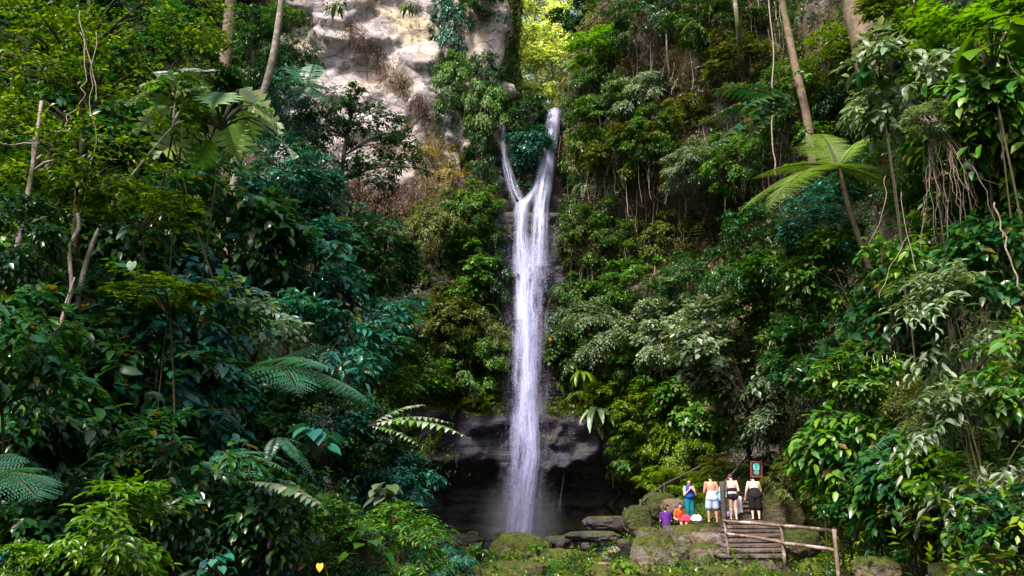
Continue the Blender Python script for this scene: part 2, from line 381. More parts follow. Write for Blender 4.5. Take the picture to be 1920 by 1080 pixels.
# the wall of the fall itself, with its lip and the stream bed behind it
fx = np.arange(-4.6, 6.2, .14); prof = []
for z in np.arange(-2.6, 20.9 + CAMZ, .14): prof.append((44.6, z))
for y in np.arange(44.9, 66, .5): prof.append((y, 20.9 + CAMZ + (y - 44.6) * .10))
V = np.zeros((len(prof), len(fx), 3))
for j, (y, z) in enumerate(prof):
    zi = z - CAMZ
    for i, x in enumerate(fx):
        o = cave(x, z) * 1.0
        if y <= 44.6:
            # a nose between the two streams, a shelf where they meet, ledges lower down
            o += .9 * math.exp(-((x - .95) / .75) ** 2) * float(sstep(14.2, 15.2, zi))
            o += 1.5 * float(1 - sstep(13.9, 14.6, zi)) + .5 * float(1 - sstep(10.4, 10.7, zi)) * math.exp(-((x + .3) / 1.4) ** 2) + .35 * float(1 - sstep(8, 8.3, zi))
            o += .22 * block((x, 0, z), .9, 2.) + .35 * fbm((x * .5, z * .35, 2), 3) + .10 * noise.noise(Vector((x * 1.1, 0, z * 2.2))) + .3 * facet((x, 0, z), .7, 5., 1.6)
            o *= float(sstep(-4.5, -2.4, x) * (1 - sstep(4.3, 6, x))); o -= .9 * float(1 - sstep(-4.5, -3, x)) + .9 * float(sstep(4.6, 6, x))
            V[j, i] = (x, y - o, z)
        else:
            V[j, i] = (x, y + .2, z + .25 * fbm((x, y * .5, 1), 3) + .9 * math.exp(-((x - .95) / .6) ** 2))
id_ = np.arange(V.shape[0] * V.shape[1]).reshape(V.shape[:2])
cF = np.stack([id_[:-1, :-1], id_[:-1, 1:], id_[1:, 1:], id_[1:, :-1]], -1).reshape(-1, 4)
cV = V.reshape(-1, 3)
cl_mid = tag(link('rock_wall', tri_mesh('rock_wall', cV, cF), ROCKW), kind='structure')
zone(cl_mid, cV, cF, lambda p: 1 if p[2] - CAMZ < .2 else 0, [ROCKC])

def bvh(*vf):
    VV = []; FF = []; b = 0
    for v, f in vf:
        VV.append(v); FF += (f + b).tolist(); b += len(v)
    return BVHTree.FromPolygons([tuple(p) for p in np.concatenate(VV)], FF)
LAND = bvh((gV, gF), (lV, lF), (rV, rF), (cV, cF))
CLIFFS = bvh((lV, lF), (rV, rF), (cV, cF))
def hit(px, py, tree=LAND):
    r = ray(px, py).normalized(); h = tree.ray_cast(CAM, r)
    return h[0], h[1]
def on(px, py, off=0., d=45, tree=LAND):
    h, n = hit(px, py, tree)
    if h is None: h = P(px, py, d)
    return h - ray(px, py).normalized() * off
def drop(p):
    h = LAND.ray_cast(Vector((p[0], p[1], p[2] + .05)), Vector((0, 0, -1)))[0]
    return h if h else Vector((p[0], p[1], gz(p[0], p[1])))

# pool and stream
def water_mat():
    t = NT('pool_water'); p = t.pos(); n = t.noise(2.6, 4, .6, p, .5); 
    b = t.pbsdf((.012, .011, .02), .09, t.bump(n, .09), .6); b.inputs['IOR'].default_value = 1.33
    return t.done(b.outputs[0])
px_ = np.arange(-9, 9.4, .4); py_ = np.arange(28, 46.8, .4); A, B = np.meshgrid(px_, py_)
zz = np.full(A.shape, -1.62) + np.array([[.015 * noise.noise(Vector((a * 2, b * 2, 0))) for a in px_] for b in py_])
id_ = np.arange(A.size).reshape(A.shape)
tag(link('pool', tri_mesh('pool', np.stack([A, B, zz], -1).reshape(-1, 3), np.stack([id_[:-1, :-1], id_[:-1, 1:], id_[1:, 1:], id_[1:, :-1]], -1).reshape(-1, 4), True), water_mat()), kind='structure')

# ------------------------------------------------------------------ the waterfall
def fall_mat(name, dens, su, sv, edge=1.6, top=.6, col=(.62, .64, .92)):  # lavender col: the blue sky light on white water, painted into its colour
    """white water: strands by a streak noise stretched along the flow, thinning to the edges"""
    t = NT(name); uv = t.n('ShaderNodeUVMap').outputs[0]; s = t.n('ShaderNodeSeparateXYZ', i_0=uv)
    mp = t.n('ShaderNodeMapping', i_Vector=uv); mp.inputs['Scale'].default_value = (su, sv, 1)
    n = t.noise(1., 5, .62, mp.outputs[0], .25)
    mp2 = t.n('ShaderNodeMapping', i_Vector=uv); mp2.inputs['Scale'].default_value = (su * 3.2, sv * 7, 1)
    n2 = t.noise(1., 3, .7, mp2.outputs[0])
    e = t.math('ABSOLUTE', t.math('MULTIPLY_ADD', s.outputs[0], 2.)); t.t.nodes[-2].inputs[2].default_value = -1.
    e = t.math('SUBTRACT', 1., t.math('POWER', e, edge), True)
    a = t.math('ADD', t.math('MULTIPLY', n, 1.35), t.math('MULTIPLY', n2, .75))
    a = t.math('ADD', a, dens - 1.52)
    e = t.math('MULTIPLY', e, t.math('MULTIPLY', s.outputs[1], 1 / top, True))
    a = t.math('MULTIPLY', t.math('MULTIPLY', a, 2.3, True), e, True)
    d = t.n('ShaderNodeBsdfDiffuse'); d.inputs[0].default_value = (*col, 1)
    tr = t.n('ShaderNodeBsdfTranslucent'); tr.inputs[0].default_value = (*col, 1)
    m1 = t.n('ShaderNodeMixShader', i_0=.4); t.l(d.outputs[0], m1.inputs[1]); t.l(tr.outputs[0], m1.inputs[2])
    m = t.n('ShaderNodeMixShader', i_0=a); t.l(t.n('ShaderNodeBsdfTransparent').outputs[0], m.inputs[1]); t.l(m1.outputs[0], m.inputs[2])
    return t.done(m.outputs[0])
def sheet(rows, bulge, nu=14, sub=8, seed=0):
    """rows (py, px left, px right, distance): a curved sheet of falling water"""
    a, _ = catmull([P(r[1], r[0], r[3]) for r in rows], sub); b, _ = catmull([P(r[2], r[0], r[3]) for r in rows], sub)
    V = []; UV = []; run = 0
    for i in range(len(a)):
        if i: run += ((a[i] + b[i]) / 2 - (a[i - 1] + b[i - 1]) / 2).length
        for k in range(nu + 1):
            u = k / nu; p = a[i].lerp(b[i], u); q = math.sin(math.pi * u)
            p.y -= bulge * q + .06 * noise.noise(Vector((u * 5 + seed, run * .6, 1)))
            p.x += .05 * noise.noise(Vector((run * .9, u * 2, seed)))
            V.append(p); UV.append((u, run))
    n = len(a); id_ = np.arange(n * (nu + 1)).reshape(n, nu + 1)
    F = np.stack([id_[:-1, :-1], id_[:-1, 1:], id_[1:, 1:], id_[1:, :-1]], -1).reshape(-1, 4)
    return tri_mesh('sheet', V, F, True, UV)
WF = empty('waterfall', P(985, 1003, 41), 'tall white waterfall of two streams joining and dropping past a ledge into the pool', 'waterfall')
WF.location = (0, 0, 0)
def wpart(name, rows, bulge, mat, seed=0): return link(name, sheet(rows, bulge, seed=seed), mat, WF)
M_DENSE = fall_mat('water_dense', .82, 7, .35, 1.3, 1.5); M_MID = fall_mat('water_mid', .70, 9, .45, 1.2, 2.2); M_THIN = fall_mat('water_thin', .66, 8, .5, 1.)
M_VEIL = fall_mat('water_veil', .56, 5, .3, 1.0, 3., col=(.55, .52, .88))
D0, D1 = 43.0, 42.5
wpart('stream', [(203, 1032, 1050, 45.3), (212, 1026, 1051, 44.2), (240, 1019, 1049, 43.4), (290, 1010, 1044, 43.1), (340, 1000, 1038, 43.), (385, 996, 1030, 42.6), (430, 994, 1030, 42.2), (500, 990, 1028, 42.)], .25, M_DENSE, 1)
wpart('stream', [(216, 946, 951, 45.2), (235, 940, 949, 44.2), (270, 937, 951, 43.7), (310, 940, 960, 43.5), (345, 947, 972, 43.2), (375, 958, 990, 42.8), (386, 964, 992, 42.3), (400, 963, 992, 42.2)], .2, M_THIN, 2)
wpart('cascade', [(340, 1004, 1016, 42.9), (362, 990, 1010, 42.6), (376, 975, 1004, 42.4), (388, 963, 996, 42.2), (430, 962, 992, 42.), (480, 960, 1000, 41.9), (520, 960, 1002, 41.85), (560, 962, 1000, 41.5), (600, 964, 1004, 41.2)], .25, M_DENSE, 3)
wpart('main_fall', [(440, 960, 1032, 41.9), (500, 958, 1028, 41.8), (560, 960, 1020, 41.6), (620, 960, 1018, 41.2), (700, 958, 1016, 41), (780, 956, 1014, 40.8), (850, 954, 1014, 40.6), (930, 950, 1008, 40.4), (1008, 944, 1004, 40.2)], .35, M_MID, 4)
wpart('core_jet', [(540, 964, 990, 41.5), (600, 968, 1000, 41), (680, 972, 1008, 40.8), (770, 976, 1010, 40.6), (830, 980, 1014, 40.4), (860, 984, 1016, 40.3), (900, 976, 1010, 40.2), (960, 968, 1002, 40.1), (1008, 966, 998, 40)], .25, M_DENSE, 5)
wpart('veil', [(420, 945, 1046, 42.2), (560, 944, 1040, 41.8), (700, 942, 1034, 41.4), (840, 936, 1030, 41), (940, 930, 1026, 40.7), (1008, 918, 1030, 40.5)], .45, M_VEIL, 6)
wpart('veil', [(560, 952, 1030, 40.9), (720, 950, 1026, 40.5), (850, 944, 1024, 40.1), (1008, 934, 1016, 39.7)], .4, M_VEIL, 7)
# mist hanging over the foot of the fall
mt = NT('mist'); mt.t.nodes.remove(mt.out); mt.out = mt.n('ShaderNodeOutputMaterial')
gc = mt.n('ShaderNodeTexCoord').outputs['Object']; ln = mt.n('ShaderNodeVectorMath', operation='LENGTH', i_0=gc).outputs['Value']
fo = mt.math('SUBTRACT', 1., ln, True); fo = mt.math('MULTIPLY', mt.math('MULTIPLY', fo, fo), .55)
pv = mt.n('ShaderNodeVolumePrincipled'); pv.inputs['Color'].default_value = (.86, .86, .97, 1); mt.l(fo, pv.inputs['Density']); mt.l(pv.outputs[0], mt.out.inputs['Volume'])
bm = bmesh.new(); bmesh.ops.create_icosphere(bm, subdivisions=3, radius=1); me = bpy.data.meshes.new('mist'); bm.to_mesh(me); bm.free()
mi = link('mist', me, mt.m); mi.location = P(975, 985, 40.6); mi.scale = (2.6, 1.9, 2.9); tag(mi, 'faint spray mist hanging over the foot of the waterfall', 'mist', kind='stuff')
# drops
rng = np.random.default_rng(5)
n = 7000; py = rng.uniform(420, 1006, n); cx = np.interp(py, [420, 600, 850, 1006], [995, 988, 984, 972]); sg = np.interp(py, [420, 600, 850, 1006], [17, 18, 21, 25])
px = cx + rng.normal(0, 1, n) * sg; dd = np.interp(py, [420, 1006], [42, 40]) + rng.normal(0, .4, n)
c = np.array([P(a, b, d) for a, b, d in zip(px, py, dd)]); r = rng.uniform(.003, .007, n)[:, None]
st = rng.uniform(1.5, 5, n)[:, None]
oct_ = np.array([(1, 0, 0), (-1, 0, 0), (0, 1, 0), (0, -1, 0), (0, 0, 1), (0, 0, -1)], float)
V = (c[:, None, :] + oct_[None] * r[:, :, None] * np.concatenate([np.ones((n, 2)), st], 1)[:, None, :]).reshape(-1, 3)
f = np.array([(0, 2, 4), (2, 1, 4), (1, 3, 4), (3, 0, 4), (2, 0, 5), (1, 2, 5), (3, 1, 5), (0, 3, 5)])
F = (np.arange(n)[:, None, None] * 6 + f[None]).reshape(-1, 3)
dm = flat_mat('droplets', (.85, .84, .95), .3, var=.02)
sp = link('spray', tri_mesh('spray', V, F), dm, WF); sp['kind'] = 'stuff'
# the thin trickle under the ledge
TR = tag(link('trickle', sheet([(884, 1056, 1059, 41.3), (905, 1053, 1057, 41.3), (935, 1049, 1054, 41.3), (960, 1046, 1050, 41.4)], .05), M_VEIL), 'thin trickle of water dripping off the dark ledge beside the main fall', 'trickle')
# ------------------------------------------------------------------ leaves
def T_(v, f): return np.array(v, float), np.array(f)
LEAF_LO = T_([(0,0,0), (.42,-.5,.07), (1,0,-.08), (.42,.5,.07)], [(0,1,2), (0,2,3)])
LEAF_HI = T_([(0,0,0), (.22,-.40,.06), (.22,.40,.06), (.25,0,0), (.6,-.42,.04), (.6,.42,.04), (.6,0,-.03), (1,0,-.18)],
             [(0,1,3), (0,3,2), (1,4,6), (1,6,3), (3,6,5), (3,5,2), (4,7,6), (6,7,5)])
HEART = T_([(0,0,0), (-.16,-.26,.03), (-.05,-.46,.06), (.2,-.56,.05), (.5,-.47,.02), (.78,-.25,-.05), (1.05,0,-.22), (.78,.25,-.05), (.5,.47,.02), (.2,.56,.05), (-.05,.46,.06), (-.16,.26,.03), (.4,0,-.05), (.72,0,-.1)],
           [(0,1,2), (0,2,3), (0,3,12), (3,4,12), (4,5,13), (4,13,12), (5,6,13), (6,7,13), (7,8,13), (8,12,13), (8,9,12), (9,0,12), (9,10,0), (10,11,0)])
STRAP = T_([(0,-.12,0), (0,.12,0), (.25,-.5,.10), (.25,.5,.10), (.25,0,.02), (.55,-.5,.02), (.55,.5,.02), (.55,0,-.06), (.82,-.32,-.14), (.82,.32,-.14), (.82,0,-.2), (1,0,-.36)],
           [(0,4,2), (0,1,4), (1,3,4), (2,4,7), (2,7,5), (4,3,6), (4,6,7), (5,7,10), (5,10,8), (7,6,9), (7,9,10), (8,10,11), (10,9,11)])
def _lobed():
    # deeply lobed big leaf (breadfruit-like): pinnate lobes
    V = [(0,0,0)]; F = []; n = 5; mid = [0]
    for i in range(n):
        t = (i + 1) / (n + 1); V.append((t, 0, -.12 * t * t)); mid.append(len(V) - 1)
    V.append((1.05, 0, -.2)); mid.append(len(V) - 1)
    for s in (-1, 1):
        for i in range(n + 1):
            t = (i + .6) / (n + 1); wd = .55 * math.sin(math.pi * min(1, t * .9 + .12)) + .05
            V.append((t + .10, s * wd, .05 - .15 * t)); tip = len(V) - 1
            V.append((t + .02, s * wd * .62, .05 - .1 * t)); a = len(V) - 1
            V.append((t + .15, s * wd * .62, .03 - .1 * t)); b = len(V) - 1
            F += [(mid[i], a, mid[i + 1]), (a, b, mid[i + 1]), (a, tip, b)]
    return T_(V, F)
LOBED = _lobed()
def nrm(a): return a / (np.linalg.norm(a, axis=-1, keepdims=True) + 1e-9)
class LB:
    """collects leaves: position, direction, normal, length, width"""
    def __init__(s, tpl): s.tpl = tpl; s.a = []
    def add(s, p, d, n, L, W): s.a.append((np.asarray(p, float), nrm(np.asarray(d, float)), np.asarray(n, float), np.asarray(L, float), np.asarray(W, float)))
    def arrays(s):
        return [np.concatenate([q[i] for q in s.a]) for i in range(5)]
    def count(s): return sum(len(q[0]) for q in s.a)
    def geo(s):
        p, d, n, L, W = s.arrays(); side = nrm(np.cross(n, d)); up = np.cross(d, side); tv, tf = s.tpl
        V = p[:, None] + tv[None, :, 0:1] * (d * L[:, None])[:, None] + tv[None, :, 1:2] * (side * W[:, None])[:, None] + tv[None, :, 2:3] * (up * L[:, None])[:, None]
        F = np.arange(len(p))[:, None, None] * len(tv) + tf[None]
        return V.reshape(-1, 3), F.reshape(-1, 3)
    def mesh(s, name): return tri_mesh(name, *s.geo())
def geos(*lbs):
    VV = []; FF = []; b = 0
    for l in lbs:
        if not l.a: continue
        v, f = l.geo(); VV.append(v); FF.append(f + b); b += len(v)
    return np.concatenate(VV), np.concatenate(FF)
UP = np.array([0, 0, 1.])
def sprays(lb, rng, c, out, k, tw, L, asp=.45, droop=.4, flat=.5, jit=.35):
    """k alternate leaves along a twig at every point c"""
    n = len(c); out = nrm(out); side = nrm(np.cross(out, UP) + rng.normal(0, .15, (n, 3)))
    twl = tw * rng.uniform(.6, 1.3, n)[:, None]
    for i in range(k):
        t = (i + .7) / k; p = c + out * twl * t - UP * droop * twl * t * t + rng.normal(0, .02, (n, 3)) * twl
        s = 1 if i % 2 else -1
        if i == k - 1: d = out - UP * droop * 1.2 + rng.normal(0, jit * .5, (n, 3))
        else: d = out * .55 + side * s * .85 - UP * droop * .8 + rng.normal(0, jit, (n, 3))
        nn = UP * (.5 + flat) + out * .35 + rng.normal(0, .3, (n, 3))
        ll = L * rng.uniform(.65, 1.25, n) * (.8 + .35 * math.sin(math.pi * t))
        lb.add(p, d, nn, ll, ll * asp * rng.uniform(.85, 1.15, n))
def crown_pts(rng, n, cl=22, spread=.24, rmin=.45, seed=0, top=.15, gap=1.):
    """uneven crown of radius ~1: points gathered in clumps around an irregular ball"""
    dirs = nrm(rng.normal(0, 1, (cl, 3)) + np.array([0, 0, top])); r = rng.uniform(rmin, 1., cl) ** .7
    cc = dirs * r[:, None]
    cc[:, 2] = np.maximum(cc[:, 2], -.75)
    wt = rng.uniform(.4, 1.6, cl); pick = rng.choice(cl, n, p=wt / wt.sum())
    q = nrm(rng.normal(0, 1, (n, 3))) * (rng.uniform(0, 1, n) ** .45 * spread * rng.uniform(.7, 1.4, cl)[pick])[:, None]
    q[:, 2] *= .62
    p = cc[pick] + q
    out = nrm(p * .7 + q * 1.6 + rng.normal(0, .12, (n, 3)) + np.array([0, 0, -.05])); out[:, 2] *= .6
    return p, out, cc
def stems_to(mb, base, targets, r0, rng):
    base = Vector(base)
    for tpt in targets:
        tpt = Vector(tpt); m = base.lerp(tpt, .5) + Vector(rng.normal(0, .06, 3)) * (tpt - base).length + Vector((0, 0, .08 * (tpt - base).length))
        mb.tube([base, m, tpt], [r0, r0 * .6, r0 * .2], 5, 3)

# ---- shrub prototypes of radius 1 (their meshes are shared by the copies)
PROTO = {}
def shrub_proto(key, seed, L, k, n, tpl, asp=.45, droop=.4, tw=None, **kw):
    rng = np.random.default_rng(seed); lb = LB(tpl); p, out, cc = crown_pts(rng, n, seed=seed, **kw)
    sprays(lb, rng, p, out, k, tw or L * 1.9, L, asp, droop)
    me = lb.mesh('foliage_' + key)
    mb = MB(); stems_to(mb, (0, 0, -1.25), cc[:9] * .8, .022, rng)
    ms = bpy.data.meshes.new('stem_' + key); ms.from_pydata(mb.v, [], mb.f); ms.update()
    me.materials.append(LM['mid']); ms.materials.append(STEM); PROTO[key] = (me, ms)
shrub_proto('fine_a', 1, .075, 8, 1500, LEAF_LO, .52, .5, cl=60, spread=.17, rmin=.25)
shrub_proto('fine_b', 2, .08, 8, 1400, LEAF_LO, .44, .8, cl=50, spread=.19, rmin=.25)
shrub_proto('fine_c', 3, .09, 7, 1300, LEAF_LO, .36, 1.1, cl=44, spread=.2, rmin=.3)
shrub_proto('mid_a', 4, .13, 7, 640, LEAF_LO, .45, .35, cl=26, spread=.25, rmin=.3)
shrub_proto('mid_b', 5, .15, 6, 620, LEAF_LO, .5, .55, cl=22, spread=.27, rmin=.3)
shrub_proto('mid_c', 6, .14, 9, 460, LEAF_LO, .34, .6, tw=.42, cl=20, spread=.25, rmin=.35)
shrub_proto('big_a', 7, .24, 6, 230, LEAF_HI, .46, .45, cl=20, spread=.28, rmin=.3)
shrub_proto('big_b', 8, .26, 5, 250, LEAF_HI, .5, .6, cl=18, spread=.3, rmin=.3)
shrub_proto('big_c', 9, .23, 8, 165, LEAF_HI, .34, .55, tw=.62, cl=16, spread=.28, rmin=.35)
# layered sprays: flat, horizontal boughs
def layered_proto(key, seed, L, n):
    rng = np.random.default_rng(seed); lb = LB(LEAF_HI)
    p, out, cc = crown_pts(rng, n, cl=15, spread=.3, rmin=.4); p[:, 2] = np.round(p[:, 2] * 4.2 + rng.normal(0, .16, n)) / 4.2; out[:, 2] *= .15
    sprays(lb, rng, p, out, 8, L * 2.8, L, .42, .22, 1.2, .2)
    me = lb.mesh('foliage_' + key); mb = MB(); stems_to(mb, (0, 0, -1.25), cc[:9] * .9, .03, rng)
    ms = bpy.data.meshes.new('stem_' + key); ms.from_pydata(mb.v, [], mb.f); ms.update()
    me.materials.append(LM['mid']); ms.materials.append(STEM); PROTO[key] = (me, ms)
layered_proto('layer_a', 11, .17, 250); layered_proto('layer_b', 12, .15, 300)
def copy_tree(root):
    c = root.copy(); C.objects.link(c)
    for ch in root.children:
        k = ch.copy(); C.objects.link(k); k.parent = c
        for g in ch.children:
            d = g.copy(); C.objects.link(d); d.parent = k
    return c
FIRST = {}
def shrub(key, loc, r, pal, label, cat='shrub', group=None, sy=1., sz=1., rz=None, name='shrub', rx=0., rooted=True):
    """a bush: foliage + stem under an Empty; later ones are copies that share the meshes"""
    if key not in FIRST:
        e = empty(name, (0, 0, 0)); f = link('foliage', PROTO[key][0], None, e); s = link('stem', PROTO[key][1], None, e); FIRST[key] = e
    else: e = copy_tree(FIRST[key])
    e.name = name
    e.location = loc; e.scale = (r, r * sy, r * sz); rr = random.Random(hash((round(loc[0], 2), round(loc[2], 2), 7)) & 0xffff)
    e.rotation_euler = (rx, 0, rr.uniform(0, 6.28) if rz is None else rz)
    f = [c for c in e.children if c.name.startswith('foliage')][0]
    f.material_slots[0].link = 'OBJECT'; f.material_slots[0].material = LM[pal]
    for q in ('label', 'category', 'group'):
        if q in e: del e[q]
    b = Vector(loc) - Vector((0, 0, 1.1 * r * sz)); g = LAND.ray_cast(b + (Vector((-1.3, 1.3, .3)) if b.x < -2 and not key.startswith('aroid') and b.y > 12 else Vector((0, 0, .3))), Vector((0, 0, -1)))[0]
    if rooted and not (5 < b.x < 11.5 and 26 < b.y < 37) and 'fern' not in key and g and .15 < b.z - g.z < 12:       # the stem goes on down to the ground
        M = Matrix.LocRotScale(Vector(loc), e.rotation_euler, e.scale).inverted(); mb = MB(); k = min(.022, .018 * r + .006)
        mid = b.lerp(g, .5) + Vector((rr.uniform(-.2, .2), .15, 0)) * min(1, (b.z - g.z) * .3); V, F = tube([b + Vector((0, 0, .2 * r)), mid, g - Vector((0, 0, .2))], [k * .8, k, k * 1.3], 6, 4, .2, 1)
        mb.add([M @ v for v in V], F); mb.build('stem', STEM, e, True)
    return tag(e, label, cat, group)

# ---- ferns
def frond(lb, rng, base, az, el, length, arch, npair, plen, sub=0, lw=.16, stems=None, roll=0.):
    """one arching frond; sub>0: every pinna carries that many pairs of pinnules"""
    d = np.array([math.cos(az) * math.cos(el), math.sin(az) * math.cos(el), math.sin(el)]); base = np.asarray(base, float)
    hz = np.array([math.cos(az), math.sin(az), 0])
    N = npair + 2; t = np.linspace(0, 1, N); rach = base + np.outer(t, d) * length; rach[:, 2] -= arch * length * t ** 2.2; rach += np.outer(t ** 2, hz) * length * .0
    tg = nrm(np.gradient(rach, axis=0)); side = nrm(np.cross(tg, UP)); nn = np.cross(side, tg)
    if roll: side = side * math.cos(roll) + nn * math.sin(roll); nn = np.cross(side, tg)
    if stems is not None: stems.tube([rach[0], rach[N // 3], rach[2 * N // 3], rach[-1]], [length * .012, length * .009, length * .006, length * .002], 5, 3)
    i = np.arange(2, N); tt = t[i]; pl = plen * length * np.clip(np.sin(math.pi * np.clip(tt * .88 + .13, 0, 1)) ** .7, .08, 1) * rng.uniform(.92, 1.08, len(i))
    for s in (-1, 1):
        pd = nrm(side[i] * s + tg[i] * .38 - UP * .12 + rng.normal(0, .05, (len(i), 3)))
        if not sub: lb.add(rach[i], pd, nn[i] + rng.normal(0, .08, (len(i), 3)), pl, pl * lw)
        else:
            for j in range(sub):
                u = (j + .5) / sub; q = rach[i] + pd * (pl * u)[:, None] - UP * (pl * u * u * .12)[:, None]
                for s2 in (-1, 1):
                    d2 = nrm(tg[i] * s2 + pd * .45); l2 = pl * .24 * (1.05 - u ** 2) + .004
                    lb.add(q, d2, nn[i], l2, np.maximum(pl / sub * .45, l2 * .22))
def fern_proto(key, seed, nf, arch, npair, plen, el=(.3, 1.0), sub=0, lw=.2, mat='fern'):
    rng = np.random.default_rng(seed); lb = LB(LEAF_LO); mb = MB()
    for i in range(nf):
        frond(lb, rng, (0, 0, 0), i * 2.4 + rng.normal(0, .2), rng.uniform(*el), rng.uniform(.8, 1.1), arch * rng.uniform(.8, 1.2), npair, plen, sub, lw, mb)
    me = lb.mesh('fronds_' + key); ms = bpy.data.meshes.new('stem_' + key); ms.from_pydata(mb.v, [], mb.f); ms.update()
    me.materials.append(LM[mat]); ms.materials.append(STEM); PROTO[key] = (me, ms)
fern_proto('fern_hang', 21, 14, 1.0, 13, .16, (-.1, .8), 0, .26)
fern_proto('fern_fine', 22, 10, .6, 20, .24, (.1, .8), 7)
fern_proto('fern_long', 23, 9, .75, 16, .17, (.2, .9), 0, .30)
def rosette(key, seed, n, tpl, L, asp, el, pet=.5, mat='mid'):
    """big-leaved herb: leaves on long stalks from one base"""
    rng = np.random.default_rng(seed); lb = LB(tpl); mb = MB()
    az = np.arange(n) * 2.4 + rng.normal(0, .3, n); e = rng.uniform(*el, n); pl = pet * rng.uniform(.6, 1.2, n)
    d = np.stack([np.cos(az) * np.cos(e), np.sin(az) * np.cos(e), np.sin(e)], -1); tip = d * pl[:, None]
    ll = L * rng.uniform(.7, 1.2, n)
    dd = nrm(np.stack([np.cos(az), np.sin(az), -.55 + 0 * az], -1) + rng.normal(0, .2, (n, 3)))
    nn = UP + .7 * np.stack([np.cos(az), np.sin(az), 0 * az], -1) + rng.normal(0, .2, (n, 3))
    lb.add(tip, dd, nn, ll, ll * asp)
    for t in tip: mb.tube([(0, 0, -.15), t * .55 + np.array([0, 0, .06]), t], [.022, .016, .01], 5, 3)
    me = lb.mesh('leaves_' + key); ms = bpy.data.meshes.new('stem_' + key); ms.from_pydata(mb.v, [], mb.f); ms.update()
    me.materials.append(LM[mat]); ms.materials.append(STEM); PROTO[key] = (me, ms)
rosette('aroid', 31, 16, HEART, .5, .95, (.3, 1.3), .75)
rosette('aroid_small', 32, 26, HEART, .32, .95, (.1, 1.35), .8)
rosette('strap', 33, 14, STRAP, 1.0, .26, (.2, 1.2), .12)
rosette('lobed', 34, 15, LOBED, .62, .95, (-.2, 1.2), .6)

def tree(name, label, cat, trunk, rad, bark, clumps, pal, L, k, npts, tpl=LEAF_LO, asp=.45, droop=.35, flat=.5, seed=0, group=None, spread=.3, cl=14, branches=True, tw=None):
    """trunk > branch, crown of clumps [(centre, radius)]"""
    rng = np.random.default_rng(seed + 100); e = empty(name, (0, 0, 0), label, cat, group)
    mb = MB(); mb.tube(trunk, rad, 9, 6, .18, seed); mb.build('trunk', bark, e, True)
    if clumps:
        lb = LB(tpl); bb = MB(); tp = [Vector(p) for p in trunk]; cen, _ = catmull(tp, 6)
        for (c, r) in clumps:
            c = Vector(c); m = max(4, int(npts * r * r / max(.01, sum(q[1] ** 2 for q in clumps))))
            p, out, cc = crown_pts(rng, m, cl=cl, spread=spread, rmin=.3)
            sc = np.array([r, r, r * .72]); sprays(lb, rng, p * sc + np.array(c), out, k, tw or L * 2., L, asp, droop, flat)
            if branches:
                j = min(range(len(cen)), key=lambda i: (cen[i] - c).length + .5 * max(0, cen[i].z - c.z) )
                a = cen[max(0, j - 1)]
                for q in cc[:5]:
                    e_ = Vector(q * sc * .85) + c; mid = a.lerp(e_, .5) + Vector((0, 0, .1 * (e_ - a).length))
                    bb.tube([a, mid, e_], [rad[-1] * .55 if hasattr(rad, '__len__') else rad * .5, .022 * r ** .5 + .01, .008], 5, 3)
        if bb.v: bb.build('branch', bark, e, True)
        link('crown', lb.mesh('crown'), LM[pal], e)
    return e
def ppath(*q): return [P(*a) for a in q]
def trunk_d(*q):
    """trunk by photo points (px, py, distance), first one sunk to the ground"""
    pts = [P(*a) for a in q]; b = drop(pts[0]); return ([b - Vector((0, 0, .3))] if b.z < pts[0].z - .15 else []) + pts
def liana(label, pts, r, mat=VINE, name='liana', wob=.05, leafpal=None, seed=0, cat='vine', group=None):
    rr = random.Random(seed); V = [Vector(p) for p in pts]; full, _ = catmull(V, 4)
    for i in range(1, len(full) - 1): full[i] += Vector((rr.gauss(0, wob), rr.gauss(0, wob * .5), rr.gauss(0, wob * .4)))
    mb = MB(); mb.tube(full, [r] * len(full), 5, 2)
    o = tag(mb.build(name, mat, None, True), label, cat, group)
    if leafpal:
        rng = np.random.default_rng(seed); lb = LB(LEAF_HI); n = len(full) * 2; c = np.array([full[i // 2] for i in range(n)]) + rng.normal(0, .03, (n, 3))
        ll = rng.uniform(.06, .12, n); lb.add(c, rng.normal(0, 1, (n, 3)) - UP * .5, UP + rng.normal(0, .5, (n, 3)), ll, ll * .6)
        link('leaf_cluster', lb.mesh('leaf_cluster'), LM[leafpal], o)
    return o

# ------------------------------------------------------------------ stuff that clothes the rock and the ground
def tri_sample(V, F, dens, rng):
    q = V[F]; tr = np.concatenate([q[:, [0, 1, 2]], q[:, [0, 2, 3]]]); nn = np.cross(tr[:, 1] - tr[:, 0], tr[:, 2] - tr[:, 0]); ar = np.linalg.norm(nn, axis=1) / 2
    cen = tr.mean(1); dd = np.clip(dens(cen), 0, None); ex = ar * dd; n = rng.poisson(ex); ii = np.repeat(np.arange(len(tr)), n)
    a = rng.uniform(0, 1, (len(ii), 2)); fl = a.sum(1) > 1; a[fl] = 1 - a[fl]
    p = tr[ii, 0] + (tr[ii, 1] - tr[ii, 0]) * a[:, :1] + (tr[ii, 2] - tr[ii, 0]) * a[:, 1:]
    return p, nrm(nn[ii])
def nfield(p, s, off=0.): return np.array([noise.noise(Vector((a[0] * s + off, a[1] * s, a[2] * s))) for a in p])
